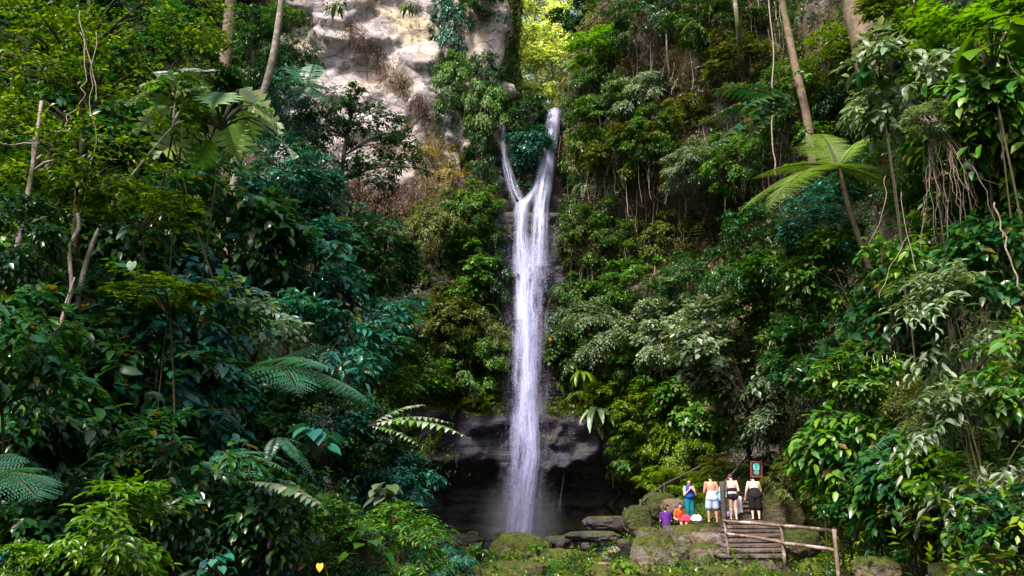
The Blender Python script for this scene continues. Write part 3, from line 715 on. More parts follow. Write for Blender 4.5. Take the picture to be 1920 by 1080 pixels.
# ------------------------------------------------------------------ creepers and ground cover (nobody could count them)
def carpet(name, label, V, F, dens, pals, pick, L, k=6, tpl=LEAF_LO, asp=.5, lift=.05, seed=0, down=.8, tw=2., top=.5):
    rng = np.random.default_rng(seed); p, n = tri_sample(V, F, dens, rng)
    m = pick(p, rng); VV = []; FF = []; MI = []; b = 0
    for i in range(len(pals)):
        s = m == i
        if not s.any(): continue
        lb = LB(tpl); q = p[s]; nn = n[s]; out = nn * rng.uniform(.3, 1, len(q))[:, None] + rng.normal(0, .6, q.shape) - UP * down * .4
        sc = rng.uniform(.7, 1.5, len(q)); up_ = (nn * .8 + UP * .3) * (top * rng.uniform(0, 1, len(q)) ** 1.6 * np.clip(.6 + 1.3 * nfield(q, .9, 5), .1, 1.6))[:, None]; sprays(lb, rng, q + nn * lift * sc[:, None] + up_, out, k, L * tw, L, asp, down * .6)
        v, f = lb.geo(); VV.append(v); FF.append(f + b); MI.append(np.full(len(f), i)); b += len(v)
    me = tri_mesh(name, np.concatenate(VV), np.concatenate(FF))
    for q in pals: me.materials.append(LM[q])
    me.polygons.foreach_set('material_index', np.concatenate(MI).astype(np.int32))
    o = link(name, me); return tag(o, label, 'creepers' if 'creep' in name else 'undergrowth' if 'under' in name else 'ground cover', kind='stuff')
ROCK_BARE = [[(560, -60), (835, -60), (822, 80), (806, 120), (825, 195), (796, 215), (742, 140), (690, 90), (655, 60), (590, 60)],
             [(600, 70), (650, 80), (700, 120), (745, 170), (790, 235), (812, 330), (770, 330), (720, 260), (640, 200), (600, 150)],
             [(872, 55), (935, 60), (935, 112), (908, 142), (876, 112)], [(852, 215), (905, 250), (900, 330), (862, 300)],
             [(600, 260), (640, 255), (800, 340), (790, 380), (700, 330), (620, 330)], [(520, 150), (570, 160), (610, 200), (575, 205)],
             [(905, 440), (1050, 420), (1060, 600), (940, 600)], [(930, 150), (1056, 180), (1040, 640), (935, 640)]]
LEDGE = [(815, 778), (1090, 775), (1110, 830), (1190, 875), (1240, 890), (1240, 1020), (780, 1020), (790, 880), (830, 830)]
def bare(c):
    x, y = proj(c); f = np.ones(len(c))
    for q in ROCK_BARE: f[inpoly(x, y, q)] = .02
    f[inpoly(x, y, LEDGE)] = .16
    return f, x, y
def ldens(c):
    f, x, y = bare(c); vis = (x > -60) & (x < 1060) & (y > -40) & (y < 1000)
    z = c[:, 2] - CAMZ; nf = nfield(c, .55)
    f = np.where((z > 8) & (f > .5), np.clip(.55 + 1.6 * nf, .04, 1.4) * np.where((x > 820) | (y > 330), 1, .45), f * np.clip(1 + 1.0 * nf, .3, 2))
    f = np.where(c[:, 1] > 46, .9, f); f = np.where(x < 510, .7 + nf, f)
    return f * 40 * vis
def lpick(c, rng):
    x, y = proj(c); v = nfield(c, .35, 9) + rng.normal(0, .12, len(c))
    m = np.where(v > .12, 0, np.where(v < -.15, 1, 2))
    m = np.where((y < 380) & (x < 930) & (v > -.02) & (x > 640) & (rng.uniform(0, 1, len(c)) < .6), 3, m)
    m = np.where((y > 560) & (v > -.1), 4, m)
    m = np.where((y < 260) & (x > 815) & (x < 940), np.where(v > .05, 0, 5), m)
    return m
carpet('creepers', 'dark creepers and small ferns clothing the stone cliff west of the fall', lV, lF, ldens, ['mid', 'dark', 'olive', 'rust', 'moss', 'teal'], lpick, .14, 6, seed=1, top=.7)
def rdens(c):
    f, x, y = bare(c); vis = (x > 1000) & (x < 2000) & (y > -60) & (y < 1010)
    nf = nfield(c, .5, 4.)
    f = f * np.clip(1.0 + 1.4 * nf, .15, 2)
    f = np.where(inpoly(x, y, [(1190, 60), (1300, 90), (1320, 210), (1230, 200)]), f * .35, f)      # bare brown earth
    f = np.where(inpoly(x, y, [(1190, 310), (1300, 310), (1320, 400), (1220, 410)]), f * .3, f)     # dark overhang
    f = np.where(x > 1500, f * .6, f); f = np.where(c[:, 1] > 46, .9, f)
    return f * 40 * vis
def rpick(c, rng):
    x, y = proj(c); v = nfield(c, .3, 2) + rng.normal(0, .14, len(c))
    m = np.where(v > .14, 0, np.where(v < -.14, 1, 2))
    m = np.where((x < 1320) & (y > 640) & (v > -.15), 3, m)
    m = np.where((x > 1050) & (y < 520) & (v > .06), 4, m); w_ = nfield(c, .6, 12) + rng.normal(0, .1, len(c)); m = np.where((x > 1060) & (x < 1480) & (y < 480) & (w_ > .2), 5, m)
    return m
carpet('creepers', 'olive and dark green creepers hanging over the steep bank east of the fall', rV, rF, rdens, ['mid', 'dark', 'olive', 'moss', 'grey', 'brown'], rpick, .14, 6, seed=2, top=.9)
def cdens(c):
    x, y = proj(c); f = np.zeros(len(c)); z = c[:, 2] - CAMZ
    f = np.where((np.abs(c[:, 0] - .95) < .85) & (z > 15), 1.4, f)
    f = np.where((c[:, 1] > 44.7) & (c[:, 1] < 47) & (np.abs(c[:, 0] - .9) < .9), .5, f)
    f = np.where((x > 1060) & (y > 200) & (y < 640), 1.1, f); f = np.where((x < 928) & (y > 200) & (y < 770), 1.1, f); f = np.where((x < 932) & (y < 330), 1.2, f); f = np.where(((x < 946) | (x > 1046)) & (y > 390) & (y < 770), 1.0, f)
    f = np.where((x > 1030) & (x < 1100) & (y > 745) & (y < 782), 1.4, f); f = np.where((x > 860) & (x < 950) & (y > 735) & (y < 775), 1.2, f)
    return f * 26
carpet('creepers', 'dark leafy creepers on the stone nose between the two streams at the top of the fall', cV, cF, cdens, ['dark', 'teal', 'moss'], lambda c, rng: np.where((c[:, 2] < 6) | (rng.uniform(0, 1, len(c)) < .25), 2, rng.integers(0, 2, len(c))), .17, 6, seed=3)
def gdens(c):
    x, y = proj(c); f = (c[:, 1] > 5) & (c[:, 1] < 46) & (x > -60) & (x < 1990) & (c[:, 2] > -1.55)
    nf = nfield(c, .6, 7)
    f = f * np.clip(.75 + 1.5 * nf, .05, 1.6) * np.where(c[:, 0] < -3, 1.0, np.where(c[:, 1] < 34, .8, 1.1))
    f = np.where((x > 1150) & (x < 1430) & (y > 880) & (y < 1000), f * 1.2, f)
    f = np.where((x > 1355) & (x < 1475) & (y > 900) & (y < 1060), 0, f)
    f = np.where((c[:, 0] > -3) & (c[:, 0] < 4.5) & (c[:, 1] > 27), f * .05, f)
    return f * np.where(c[:, 1] < 14, 34, 30)
def gpick(c, rng):
    v = nfield(c, .5, 3) + rng.normal(0, .15, len(c)); m = np.where(v > .1, 0, np.where(v < -.12, 1, 2)); m = np.where((c[:, 0] < -2.5) & (m == 0), 3, m); m = np.where((c[:, 0] < -2.5) & (m == 2), 1, m); return m
carpet('ground_cover', 'low mossy plants covering the forest floor and banks', gV, gF, gdens, ['moss', 'dark', 'mid', 'teal'], gpick, .12, 6, seed=4, down=.3, top=.35)
def hdens(c):
    x, y = proj(c); return ((c[:, 0] < -4.5) & (c[:, 1] > 9) & (c[:, 1] < 42) & (x > -80)) * np.clip(.7 + 1.6 * nfield(c, .45, 2), 0, 1.6) * 15
carpet('undergrowth', 'tangled teal and dark undergrowth covering the left slope between the shrubs', gV, gF, hdens, ['teal', 'dark', 'mid', 'teal'], gpick, .19, 6, seed=9, down=.5, top=2.4)
def h2dens(c):
    x, y = proj(c); return ((c[:, 0] > np.where(c[:, 1] < 14, 5.5, 9.5)) & (c[:, 1] > 7) & (c[:, 1] < 33) & (x < 2500)) * np.clip(.7 + 1.6 * nfield(c, .45, 2), 0, 1.6) * 12
carpet('undergrowth', 'tangled dark green undergrowth covering the bank right of the stairs', gV, gF, h2dens, ['moss', 'dark', 'mid', 'dark'], gpick, .17, 6, seed=10, down=.5, top=1.8)

# dry brown fern curtains on the pale rock
def strip(label, poly, dens, L, pal, seed, name='dry_ferns'):
    rng = np.random.default_rng(seed); xs_ = [q[0] for q in poly]; ys_ = [q[1] for q in poly]; pts = []
    while len(pts) < dens:
        a = rng.uniform(min(xs_), max(xs_)); b = rng.uniform(min(ys_), max(ys_))
        if inpoly(np.array([a]), np.array([b]), poly)[0]:
            h, n = hit(a, b, CLIFFS)
            if h: pts.append((h, n))
    c = np.array([q[0] for q in pts]); n = np.array([q[1] if q[1].y < 0 else -q[1] for q in pts]); lb = LB(LEAF_LO)
    sprays(lb, rng, c + n * .15, n * .6 + rng.normal(0, .5, c.shape) - UP * .5, 7, L * 2.4, L, .22, 1.2)
    o = link(name, lb.mesh(name), LM[pal]); return tag(o, label, 'ferns', kind='stuff')
strip('brown dried fern band running slantwise down the pale rock face', [(640, 15), (668, 40), (730, 105), (790, 175), (820, 215), (800, 225), (760, 185), (715, 130), (650, 70)], 420, .2, 'brown', 61)
strip('brown dried ferns below the pale rock, behind the spreading dark tree', [(640, 330), (720, 340), (800, 360), (820, 400), (720, 420), (650, 400)], 380, .2, 'brown', 62)
strip('rust and yellow fern mound at the foot of the pale rock', [(760, 215), (830, 250), (900, 330), (890, 400), (830, 400), (780, 300)], 520, .18, 'rust', 63, 'ferns')
strip('dry greyish hanging ferns on the brown earth high above the tree fern', [(1160, 60), (1300, 110), (1420, 100), (1440, 170), (1300, 200), (1180, 170)], 420, .16, 'brown', 64)

# ------------------------------------------------------------------ plants rooted on the cliffs: (prototype, x, y, radius in photo px, off the rock in m, leaves, squash, label, category)
CL = [
 # the bright gap above the fall
 ('fine_a', 992, 212, 34, .4, 'dark', 1.2, 'dark leafy bush on the stone nose between the two streams', 'bush'),
 ('mid_b', 990, 268, 32, .5, 'teal', 1.1, 'broad leaved bluish plant hanging between the two streams, below the topmost bush', 'plant'),
 ('fine_b', 912, 138, 30, .7, 'dark', 1.5, 'dark bush overhanging the thin stream at the west lip of the gap', 'bush'),
 ('fine_c', 1115, 165, 52, 1., 'mid', 1., 'green bush on the east lip of the bright gap over the fall', 'bush'),
 # left of the fall
 ('fine_a', 850, 60, 40, .6, 'teal', 2.2, 'dark ivy column hanging at the top between two bare pale rocks', 'bush'),
 ('fine_b', 848, 160, 36, .6, 'mid', 1.8, 'ivy bush halfway down the column beside the pale rock', 'bush'),
 ('fine_a', 905, -5, 36, .8, 'dark', 1., 'dark bush crowning the small bare rock beside the bright gap', 'bush'),
 ('fine_c', 910, 195, 42, .6, 'mid', 1.5, 'narrow bush hanging under the small bare rock beside the bright gap', 'bush'),
 ('fine_a', 902, 265, 27, .5, 'dark', 1.8, 'dark narrow bush hanging left of the thin stream at its middle', 'bush'),
 ('fine_b', 902, 345, 28, .5, 'dark', 1.5, 'dark narrow bush hanging left of the thin stream near where the streams join', 'bush'),
 ('fern_hang', 845, 330, 62, .5, 'rust', .9, 'rusty fern clump with drooping fronds under the pale rock', 'fern'),
 ('fern_hang', 800, 285, 45, .5, 'rust', .9, 'small rusty fern clump highest on the mound beside the pale rock', 'fern'),
 ('fine_b', 880, 400, 58, .7, 'mid', 1., 'green bush on the cliff edge left of the joining streams', 'bush'),
 ('fine_c', 820, 430, 55, .7, 'olive', .9, 'olive bush on the cliff under the rusty ferns', 'bush'),
 ('mid_a', 870, 500, 58, .8, 'mid', 1., 'leafy bush leaning toward the middle of the waterfall', 'bush'),
 ('fern_hang', 930, 440, 34, .4, 'mid', 1.2, 'small green fern hanging left of the fall just under the joining streams', 'fern'),
 ('fine_b', 928, 520, 36, .5, 'dark', 1.4, 'dark bush hanging close to the left of the fall above its middle', 'bush'),
 ('fine_c', 930, 640, 36, .5, 'olive', 1.4, 'olive bush hanging close to the left of the lower fall', 'bush'),
 ('fern_hang', 1052, 540, 34, .4, 'mid', 1.3, 'small green fern hanging close to the right of the fall at its middle', 'fern'),
 ('fine_c', 1056, 610, 36, .5, 'dark', 1.4, 'dark bush hanging close to the right of the fall by the mossy stem', 'bush'),
 ('fern_hang', 1048, 720, 32, .4, 'moss', 1., 'small moss green fern on the ledge close to the right of the fall', 'fern'),
 ('fern_hang', 1150, 880, 34, .4, 'olive', .8, 'olive fern hanging from the lip of the cave right of the fall', 'fern'),
 ('fern_hang', 860, 850, 34, .4, 'dark', .8, 'dark fern hanging from the lip of the cave left of the fall', 'fern'),
 ('fern_hang', 905, 580, 50, .6, 'mid', 1.2, 'hanging green fern close by the fall, above the dark ledge', 'fern'),
 ('fine_a', 850, 600, 62, .8, 'olive', 1., 'olive bush on the dark cliff above the mossy ledge', 'bush'),
 ('fern_hang', 790, 530, 52, .7, 'olive', 1.3, 'drooping olive fern on the shaded cliff behind the teal shrubs', 'fern'),
 ('fine_b', 890, 680, 60, .8, 'mid', 1., 'round green bush just over the mossy ledge, left of the fall', 'bush'),
 ('fern_hang', 830, 700, 56, .7, 'moss', 1., 'mossy green fern over the cave at the left of the fall', 'fern'),
 ('mid_b', 780, 640, 62, .8, 'mid', .9, 'leafy bush on the cliff where the left slope meets it', 'bush'),
 ('fine_a', 905, 755, 40, .4, 'moss', .6, 'low bright moss cushion plant on the ledge left of the fall', 'plant'),
 # right of the fall, low
 ('fern_hang', 1085, 740, 50, .6, 'moss', .7, 'bright moss green fern on the ledge right of the fall', 'fern'),
 ('strap', 1118, 770, 46, 1., 'pale', 1., 'plant with long hanging silvery strap leaves over the ledge', 'plant'),
 ('mid_a', 1080, 640, 55, .8, 'mid', 1.1, 'leafy bush right beside the lower waterfall', 'bush'),
 ('mid_c', 1130, 620, 58, 1., 'grey', .8, 'pale long leaved bush beside the lower waterfall', 'bush'),
 ('fine_a', 1100, 560, 45, .7, 'mid', 1.1, 'dense green bush beside the waterfall at its middle', 'bush'),
 ('fine_b', 1090, 450, 40, .7, 'olive', 1.3, 'olive bush edging the waterfall under the joining streams', 'bush'),
 ('mid_a', 1170, 730, 68, 1., 'moss', 1., 'lush yellow green bush above the strap leaved plant', 'bush'),
 ('fine_a', 1230, 790, 70, .9, 'moss', .9, 'mossy yellow green bush over the right end of the ledge', 'bush'),
 ('fine_b', 1200, 850, 50, .7, 'mid', .8, 'green bush hanging over the cave mouth', 'bush'),
 ('fine_c', 1290, 840, 60, .8, 'moss', .8, 'yellow green creeper bush behind the woman in the blue top', 'bush'),
 ('mid_b', 1300, 740, 75, 1.1, 'mid', 1., 'green leafy bush high behind the bathers', 'bush'),
 ('fine_a', 1240, 610, 78, 1.4, 'grey', .95, 'rounded greyish bush standing out from the cliff', 'bush'),
 ('fine_b', 1180, 670, 45, .8, 'mid', 1., 'small green bush under the rounded greyish bush', 'bush'),
 # right cliff, middle and top
 ('fern_hang', 1095, 350, 48, .6, 'grey', 1., 'dry pale rosette clinging to the cliff right of the joining streams', 'plant'),
 ('fine_c', 1100, 285, 36, .6, 'moss', 1.4, 'grassy green clump hanging right of the wide stream', 'plant'),
 ('fine_a', 1130, 215, 62, 1., 'mid', .9, 'green bush on the cliff right of the lip of the fall', 'bush'),
 ('fine_b', 1130, 95, 62, 1.2, 'lime', .6, 'bright lime green bush high on the cliff right of the gap', 'bush'),
 ('fine_a', 1110, 20, 70, 1., 'dark', 1., 'dark bush at the top of the cliff right of the gap', 'bush'),
 ('fine_c', 1230, 30, 75, 1.1, 'dark', .8, 'dark bush at the top edge above the brown earth patch', 'bush'),
 ('fine_b', 1335, 40, 70, 1.1, 'mid', .9, 'green bush at the top edge between two pale tree trunks', 'bush'),
 ('fine_c', 1210, 175, 60, .9, 'grey', .8, 'greyish twiggy bush on the brown earth high on the cliff', 'bush'),
 ('fine_a', 1290, 235, 62, .9, 'olive', .8, 'olive bush in the middle of the upper right cliff', 'bush'),
 ('fine_b', 1220, 260, 60, .9, 'mid', .9, 'green bush just above the dark overhang', 'bush'),
 ('mid_a', 1170, 290, 55, .9, 'olive', .9, 'olive leafy bush left of the dark overhang', 'bush'),
 ('fine_c', 1300, 310, 58, .9, 'grey', .7, 'pale green bush right of the dark overhang', 'bush'),
 ('fine_a', 1120, 440, 60, .8, 'mid', 1., 'green bush below the dry pale rosette', 'bush'),
 ('fern_hang', 1180, 420, 52, .8, 'olive', 1., 'olive fern hanging in the shade below the dark overhang', 'fern'),
 ('fine_b', 1250, 455, 62, .9, 'olive', .9, 'olive bush on the shaded cliff below the overhang', 'bush'),
 ('fern_hang', 1320, 420, 60, .9, 'moss', 1., 'yellow green fern on the cliff left of the tree fern fronds', 'fern'),
 ('fine_a', 1180, 520, 58, .8, 'mid', .9, 'green bush between the waterfall and the rounded greyish bush', 'bush'),
 ('fine_c', 1290, 530, 60, .8, 'dark', .8, 'dark bush on the cliff above the rounded greyish bush', 'bush'),
 ('fine_b', 1390, 300, 70, 1.2, 'mid', .8, 'green bush behind the left fronds of the tree fern', 'bush'),
 ('fine_a', 1390, 120, 70, 1.2, 'olive', .9, 'olive bush between the thin pale trunk and the brown earth', 'bush'),
 ('mid_a', 1560, 120, 80, 1.5, 'moss', .8, 'yellow green leafy bush under the broad trunk at the top', 'bush'),
 ('fine_b', 1470, 190, 62, 1.5, 'mid', 1., 'green bush wrapped about the mossy upper right trunk', 'bush'),
 ('fine_c', 1600, 200, 70, 1.6, 'dark', 1., 'dark bush in the shade between broad trunk and tree fern', 'bush'),
]
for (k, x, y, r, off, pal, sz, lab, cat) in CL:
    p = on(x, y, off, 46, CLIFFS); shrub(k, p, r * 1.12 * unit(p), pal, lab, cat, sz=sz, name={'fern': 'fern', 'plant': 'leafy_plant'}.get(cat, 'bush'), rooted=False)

# ------------------------------------------------------------------ plants standing out at known distances: (prototype, x, y, radius px, distance, leaves, squash, label, category)
ST = [
 ('fine_a', 1036, 180, 26, 47.5, 'gold', .9, 'small sunlit golden bush right behind the lip of the wide stream', 'bush'),
 # right side, in front of the cliff
 ('fine_a', 1312, 912, 42, 33.6, 'moss', .6, 'mossy green low bush on the bank right behind the woman in blue', 'bush'),
 ('fine_b', 1240, 900, 46, 36.5, 'moss', .55, 'yellow green low bush on the bank above the descending handrail', 'bush'),
 ('fine_a', 1345, 880, 40, 35.5, 'olive', .7, 'olive low bush behind the man in pale blue shorts', 'bush'),
 ('fine_b', 1440, 880, 40, 33.5, 'olive', .8, 'olive bush behind the sign', 'bush'),
 ('fine_b', 1480, 905, 46, 28.8, 'olive', .8, 'dark olive creeper bush over the big mossy boulder right of the stairs', 'bush'),
 ('fine_b', 1440, 480, 95, 29, 'dark', 1., 'dark fine leaved bush just below the tree fern fronds', 'bush'),
 ('mid_a', 1470, 560, 92, 28, 'mid', .9, 'green leafy bush left of the tree fern trunk', 'bush'),
 ('mid_b', 1400, 640, 105, 30, 'grey', .85, 'big silvery leaved bush standing above the sign', 'bush'),
 ('mid_a', 1350, 690, 72, 31, 'grey', .9, 'silvery leaved bush reaching out left, above the bathers', 'bush'),
 ('fine_a', 1400, 775, 72, 32, 'mid', .8, 'green fine leaved bush right over the sign', 'bush'),
 ('mid_c', 1475, 745, 72, 30.5, 'grey', .9, 'pale drooping bush between the silvery bush and the flowering shrub', 'bush'),
 ('big_a', 1570, 845, 58, 25, 'dark', 1., 'dark big leaved shrub over the top of the stairs railing', 'shrub'),
 ('mid_b', 1520, 660, 78, 25, 'dark', .9, 'dark shrub left of the flower spikes', 'shrub'),
 ('big_a', 1625, 700, 64, 20, 'mid', .75, 'green shrub with upright pale flower spikes', 'shrub'),
 ('big_b', 1590, 830, 80, 20, 'mid', 1., 'green broad leaved shrub beside the thin reddish post', 'shrub'),
 ('mid_c', 1740, 770, 62, 18, 'olive', .8, 'olive narrow leaved shrub under the slanting fern trunk', 'shrub'),
 ('big_b', 1690, 600, 85, 22, 'dark', 1., 'dark shrub behind the slanting trunk of the tree fern', 'shrub'),
 ('mid_b', 1600, 500, 85, 25, 'mid', 1., 'dense green shrub around the middle of the tree fern trunk', 'shrub'),
 ('mid_a', 1540, 420, 80, 27, 'teal', .9, 'bluish green bush under the crown of the tree fern', 'bush'),
 ('big_c', 1810, 600, 95, 16, 'grey', .9, 'pale long leaved shrub at the right below the hanging roots', 'shrub'),
 ('big_a', 1880, 700, 100, 15, 'mid', 1., 'green broad leaved shrub at the right edge, middle height', 'shrub'),
 ('big_c', 1850, 840, 105, 14, 'grey', 1., 'low leaning shrub with shiny pale leaves at the right edge', 'shrub'),
 ('big_a', 1790, 880, 70, 16, 'lime', .8, 'bright green leaved sapling beside the shiny pale shrub', 'shrub'),
 ('big_b', 1700, 880, 90, 18, 'dark', 1., 'dark shaded shrub low between the posts and the right edge', 'shrub'),
 ('mid_a', 1640, 950, 70, 19, 'dark', .8, 'dark low bush behind the nearest railing post', 'bush'),
 ('fine_a', 1760, 960, 95, 17, 'olive', .7, 'olive mossy bush covering the bank at lower right', 'bush'),
 ('big_a', 1900, 960, 70, 13, 'dark', .8, 'dark leaved low shrub in the lower right corner', 'shrub'),
 ('big_b', 1860, 480, 85, 17, 'dark', 1., 'dark shrub behind the lower ends of the hanging roots', 'shrub'),
 ('big_a', 1760, 470, 85, 19, 'mid', .9, 'green shrub under the bunch of hanging pinkish roots', 'shrub'),
 ('mid_b', 1800, 330, 95, 19.6, 'mid', .9, 'leafy creeper bush draped over the hanging roots', 'creeper'),
 ('mid_a', 1740, 225, 45, 17.2, 'grey', .6, 'silvery creeper leaves at the top of the hanging roots', 'creeper'),
 ('big_a', 1720, 140, 95, 19, 'grey', 1., 'glossy pale leaved climber right of the broad trunk', 'climber'),
 ('big_b', 1840, 200, 105, 18, 'mid', 1., 'green climber with large leaves at upper right', 'climber'),
 ('layer_a', 1850, 60, 130, 19, 'lime', .8, 'bright green climber in the top right corner', 'climber'),
 ('big_a', 1915, 290, 75, 18.4, 'lime', .9, 'bright green big leaved climber at the right edge, below the top corner', 'climber'),
 ('mid_a', 1690, 20, 80, 20, 'moss', .8, 'yellow green bush at the top between broad trunk and climber', 'bush'),
 ('mid_b', 1905, 420, 80, 18.8, 'mid', 1., 'green shrub at the right edge beside the long roots', 'shrub'),
 ('mid_c', 1640, 330, 60, 25.5, 'dark', .8, 'dark bush behind the right fronds of the tree fern', 'bush'),
 # left slope, far to near
 ('big_a', 15, 640, 95, 7.5, 'dark', 1., 'near dark shrub at the left edge below the bare twig and broad leaves', 'shrub'),
 ('mid_b', -10, 440, 85, 8, 'dark', 1.2, 'near dark bush cut by the left edge beside the leaning sapling', 'bush'),
 ('big_b', 20, 810, 85, 8.6, 'dark', 1., 'near dark shrub at the left edge right above the broad green fern', 'shrub'),
 ('fine_a', 80, 70, 130, 19, 'dark', 1., 'dark bush in the shade behind the layered yellow green boughs, in the corner', 'bush'),
 ('fine_b', 230, 60, 120, 20, 'dark', 1., 'dark bush in the shade behind the top boughs, left of the brown trunk', 'bush'),
 ('mid_a', 330, 130, 100, 18, 'dark', 1., 'dark leafy bush behind the giant glossy lobed leaves', 'bush'),
 ('mid_b', 60, 230, 120, 17, 'dark', 1., 'dark leafy bush at the left edge behind the thin zigzag branch', 'bush'),
 ('mid_a', 190, 260, 110, 17, 'dark', 1., 'dark leafy bush behind the thin hanging vines at upper left', 'bush'),
 ('mid_b', 310, 320, 90, 17, 'dark', 1., 'dark leafy bush under the giant glossy lobed leaves', 'bush'),
 ('mid_a', 60, 400, 120, 14, 'dark', 1., 'dark leafy bush at the left edge behind the leaning sapling', 'bush'),
 ('big_b', 20, 500, 90, 11.5, 'mid', 1., 'green broad leaved shrub at the left edge at mid height', 'shrub'),
 ('big_a', 30, 700, 90, 10.5, 'dark', 1., 'dark broad leaved shrub at the left edge over the lower shaded one', 'shrub'),
 ('big_b', 20, 1000, 80, 7.8, 'dark', .9, 'dark broad leaved shrub in the lower left corner under the broad fern', 'shrub'),
 ('fine_b', 540, 120, 50, 32, 'dark', .8, 'dark crown of a bush growing on the pale rock edge by the thin leaning trunk', 'bush'),
 ('fine_a', 530, 30, 36, 34, 'mid', .8, 'green bush at the top left edge of the pale rock', 'bush'),
 ('fine_c', 520, 200, 75, 30, 'teal', .9, 'bluish bush at the foot of the thin leaning trunk', 'bush'),
 ('mid_a', 600, 400, 92, 27, 'teal', .9, 'dark teal bush under the spreading dark tree', 'bush'),
 ('mid_b', 690, 470, 85, 28, 'dark', .9, 'dark bush on the slope next to the shaded cliff', 'bush'),
 ('mid_a', 520, 330, 85, 24, 'teal', .9, 'bluish leaved bush below the two big trunks', 'bush'),
 ('fine_a', 480, 90, 60, 27, 'dark', 1.3, 'dark bush seen between the two tall trunks', 'bush'),
 ('big_a', 560, 500, 90, 22, 'teal', .9, 'shiny bluish broad leaved shrub in the middle of the left slope', 'shrub'),
 ('mid_b', 680, 580, 85, 24, 'teal', .9, 'teal bush on the slope edge above the leaning ferns', 'bush'),
 ('big_b', 440, 420, 100, 19, 'dark', .9, 'dark broad leaved shrub under the giant pale leaves', 'shrub'),
 ('big_a', 480, 600, 85, 17, 'pale', .7, 'shrub with leaf rosettes under bluish white highlights on the left slope', 'shrub'),  # pale leaf colour stands in for white-blue highlights on the foliage
 ('big_c', 590, 640, 92, 18, 'teal', .8, 'long leaved teal shrub above the fine tree fern frond', 'shrub'),
 ('mid_a', 760, 700, 70, 25, 'mid', .8, 'green bush where the slope drops to the cave', 'bush'),
 ('big_b', 350, 560, 100, 15, 'teal', .9, 'teal broad leaved shrub left of the highlighted rosettes', 'shrub'),
 ('big_a', 270, 430, 105, 15, 'dark', .9, 'dark shrub behind the slanting yellowish stem', 'shrub'),
 ('layer_a', 320, 540, 75, 11, 'yg', .5, 'yellow green layered bough below the slanting yellowish stem', 'shrub'),
 ('layer_b', 270, 390, 70, 11.5, 'yg', .5, 'yellow green layered bough across the slanting yellowish stem', 'shrub'),
 ('big_b', 90, 620, 130, 12, 'dark', 1., 'dark shaded shrub at the left edge behind the twisted hanging vine', 'shrub'),
 ('big_a', 210, 700, 120, 12, 'dark', 1., 'dark big leaved shrub right of the twisted hanging vine', 'shrub'),
 ('big_b', 340, 720, 105, 13, 'teal', .9, 'teal shaded shrub in the dark middle of the left slope', 'shrub'),
 ('mid_b', 460, 760, 95, 15, 'dark', .9, 'dark shrub behind the drooping blue green ferns', 'shrub'),
 ('mid_a', 600, 780, 90, 17, 'teal', .9, 'teal bush under the fine tree fern fronds', 'bush'),
 ('mid_a', 690, 840, 80, 18, 'dark', .9, 'dark bush below the bright pinnate bough', 'bush'),
 ('mid_b', 740, 900, 62, 18, 'teal', .9, 'teal low bush beside the big umbrella leaf', 'bush'),
 ('big_b', 60, 780, 115, 9.5, 'dark', .9, 'dark shrub at the left edge above the broad fern frond', 'shrub'),
 ('big_a', 340, 880, 105, 9.5, 'dark', .9, 'dark long leaved shrub above the bright green shrub', 'shrub'),
 ('big_b', 500, 950, 80, 10, 'dark', .9, 'dark shrub behind the jagged compound frond', 'shrub'),
 ('mid_a', 600, 1000, 80, 12, 'mid', .8, 'green low bush by the single yellow leaf', 'bush'),
 ('mid_c', 740, 1010, 80, 14, 'mid', .7, 'green herb thicket left of the mossy boulder', 'bush'),
 ('fine_c', 830, 1050, 62, 17, 'teal', .6, 'bluish feathery groundcover bush in front of the mossy boulder', 'bush'),
 ('big_c', 220, 985, 95, 7, 'lime', .75, 'bright lime green shrub at lower left', 'shrub'),
 ('big_c', 25, 1060, 45, 6.5, 'lime', .8, 'small bright green sprig in the lower left corner', 'shrub'),
 ('big_b', 130, 950, 80, 8.2, 'dark', .8, 'dark leaved shrub behind the bright lime shrub', 'shrub'),
]
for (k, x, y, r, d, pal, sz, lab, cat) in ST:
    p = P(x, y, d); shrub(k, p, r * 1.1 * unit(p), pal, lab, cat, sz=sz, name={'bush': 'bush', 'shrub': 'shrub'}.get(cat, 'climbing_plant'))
# pale flower spikes on the shrub
fl = MB(); rr = random.Random(4)
for i in range(16):
    q = P(1575 + i * 7 + rr.uniform(-4, 4), 676 - rr.uniform(-14, 18), 19.6); fl.tube([q - Vector((0, 0, .10)), q + Vector((rr.uniform(-.02, .02), 0, .08))], [.009, .005], 5, 3)
sp_root = [o for o in bpy.data.objects if o.get('label') == 'green shrub with upright pale flower spikes'][0]
f = fl.build('flower_spikes', flat_mat('flower_pale', (.55, .60, .30)), sp_root)
f.matrix_parent_inverse = (Matrix.LocRotScale(sp_root.location, sp_root.rotation_euler, sp_root.scale)).inverted()

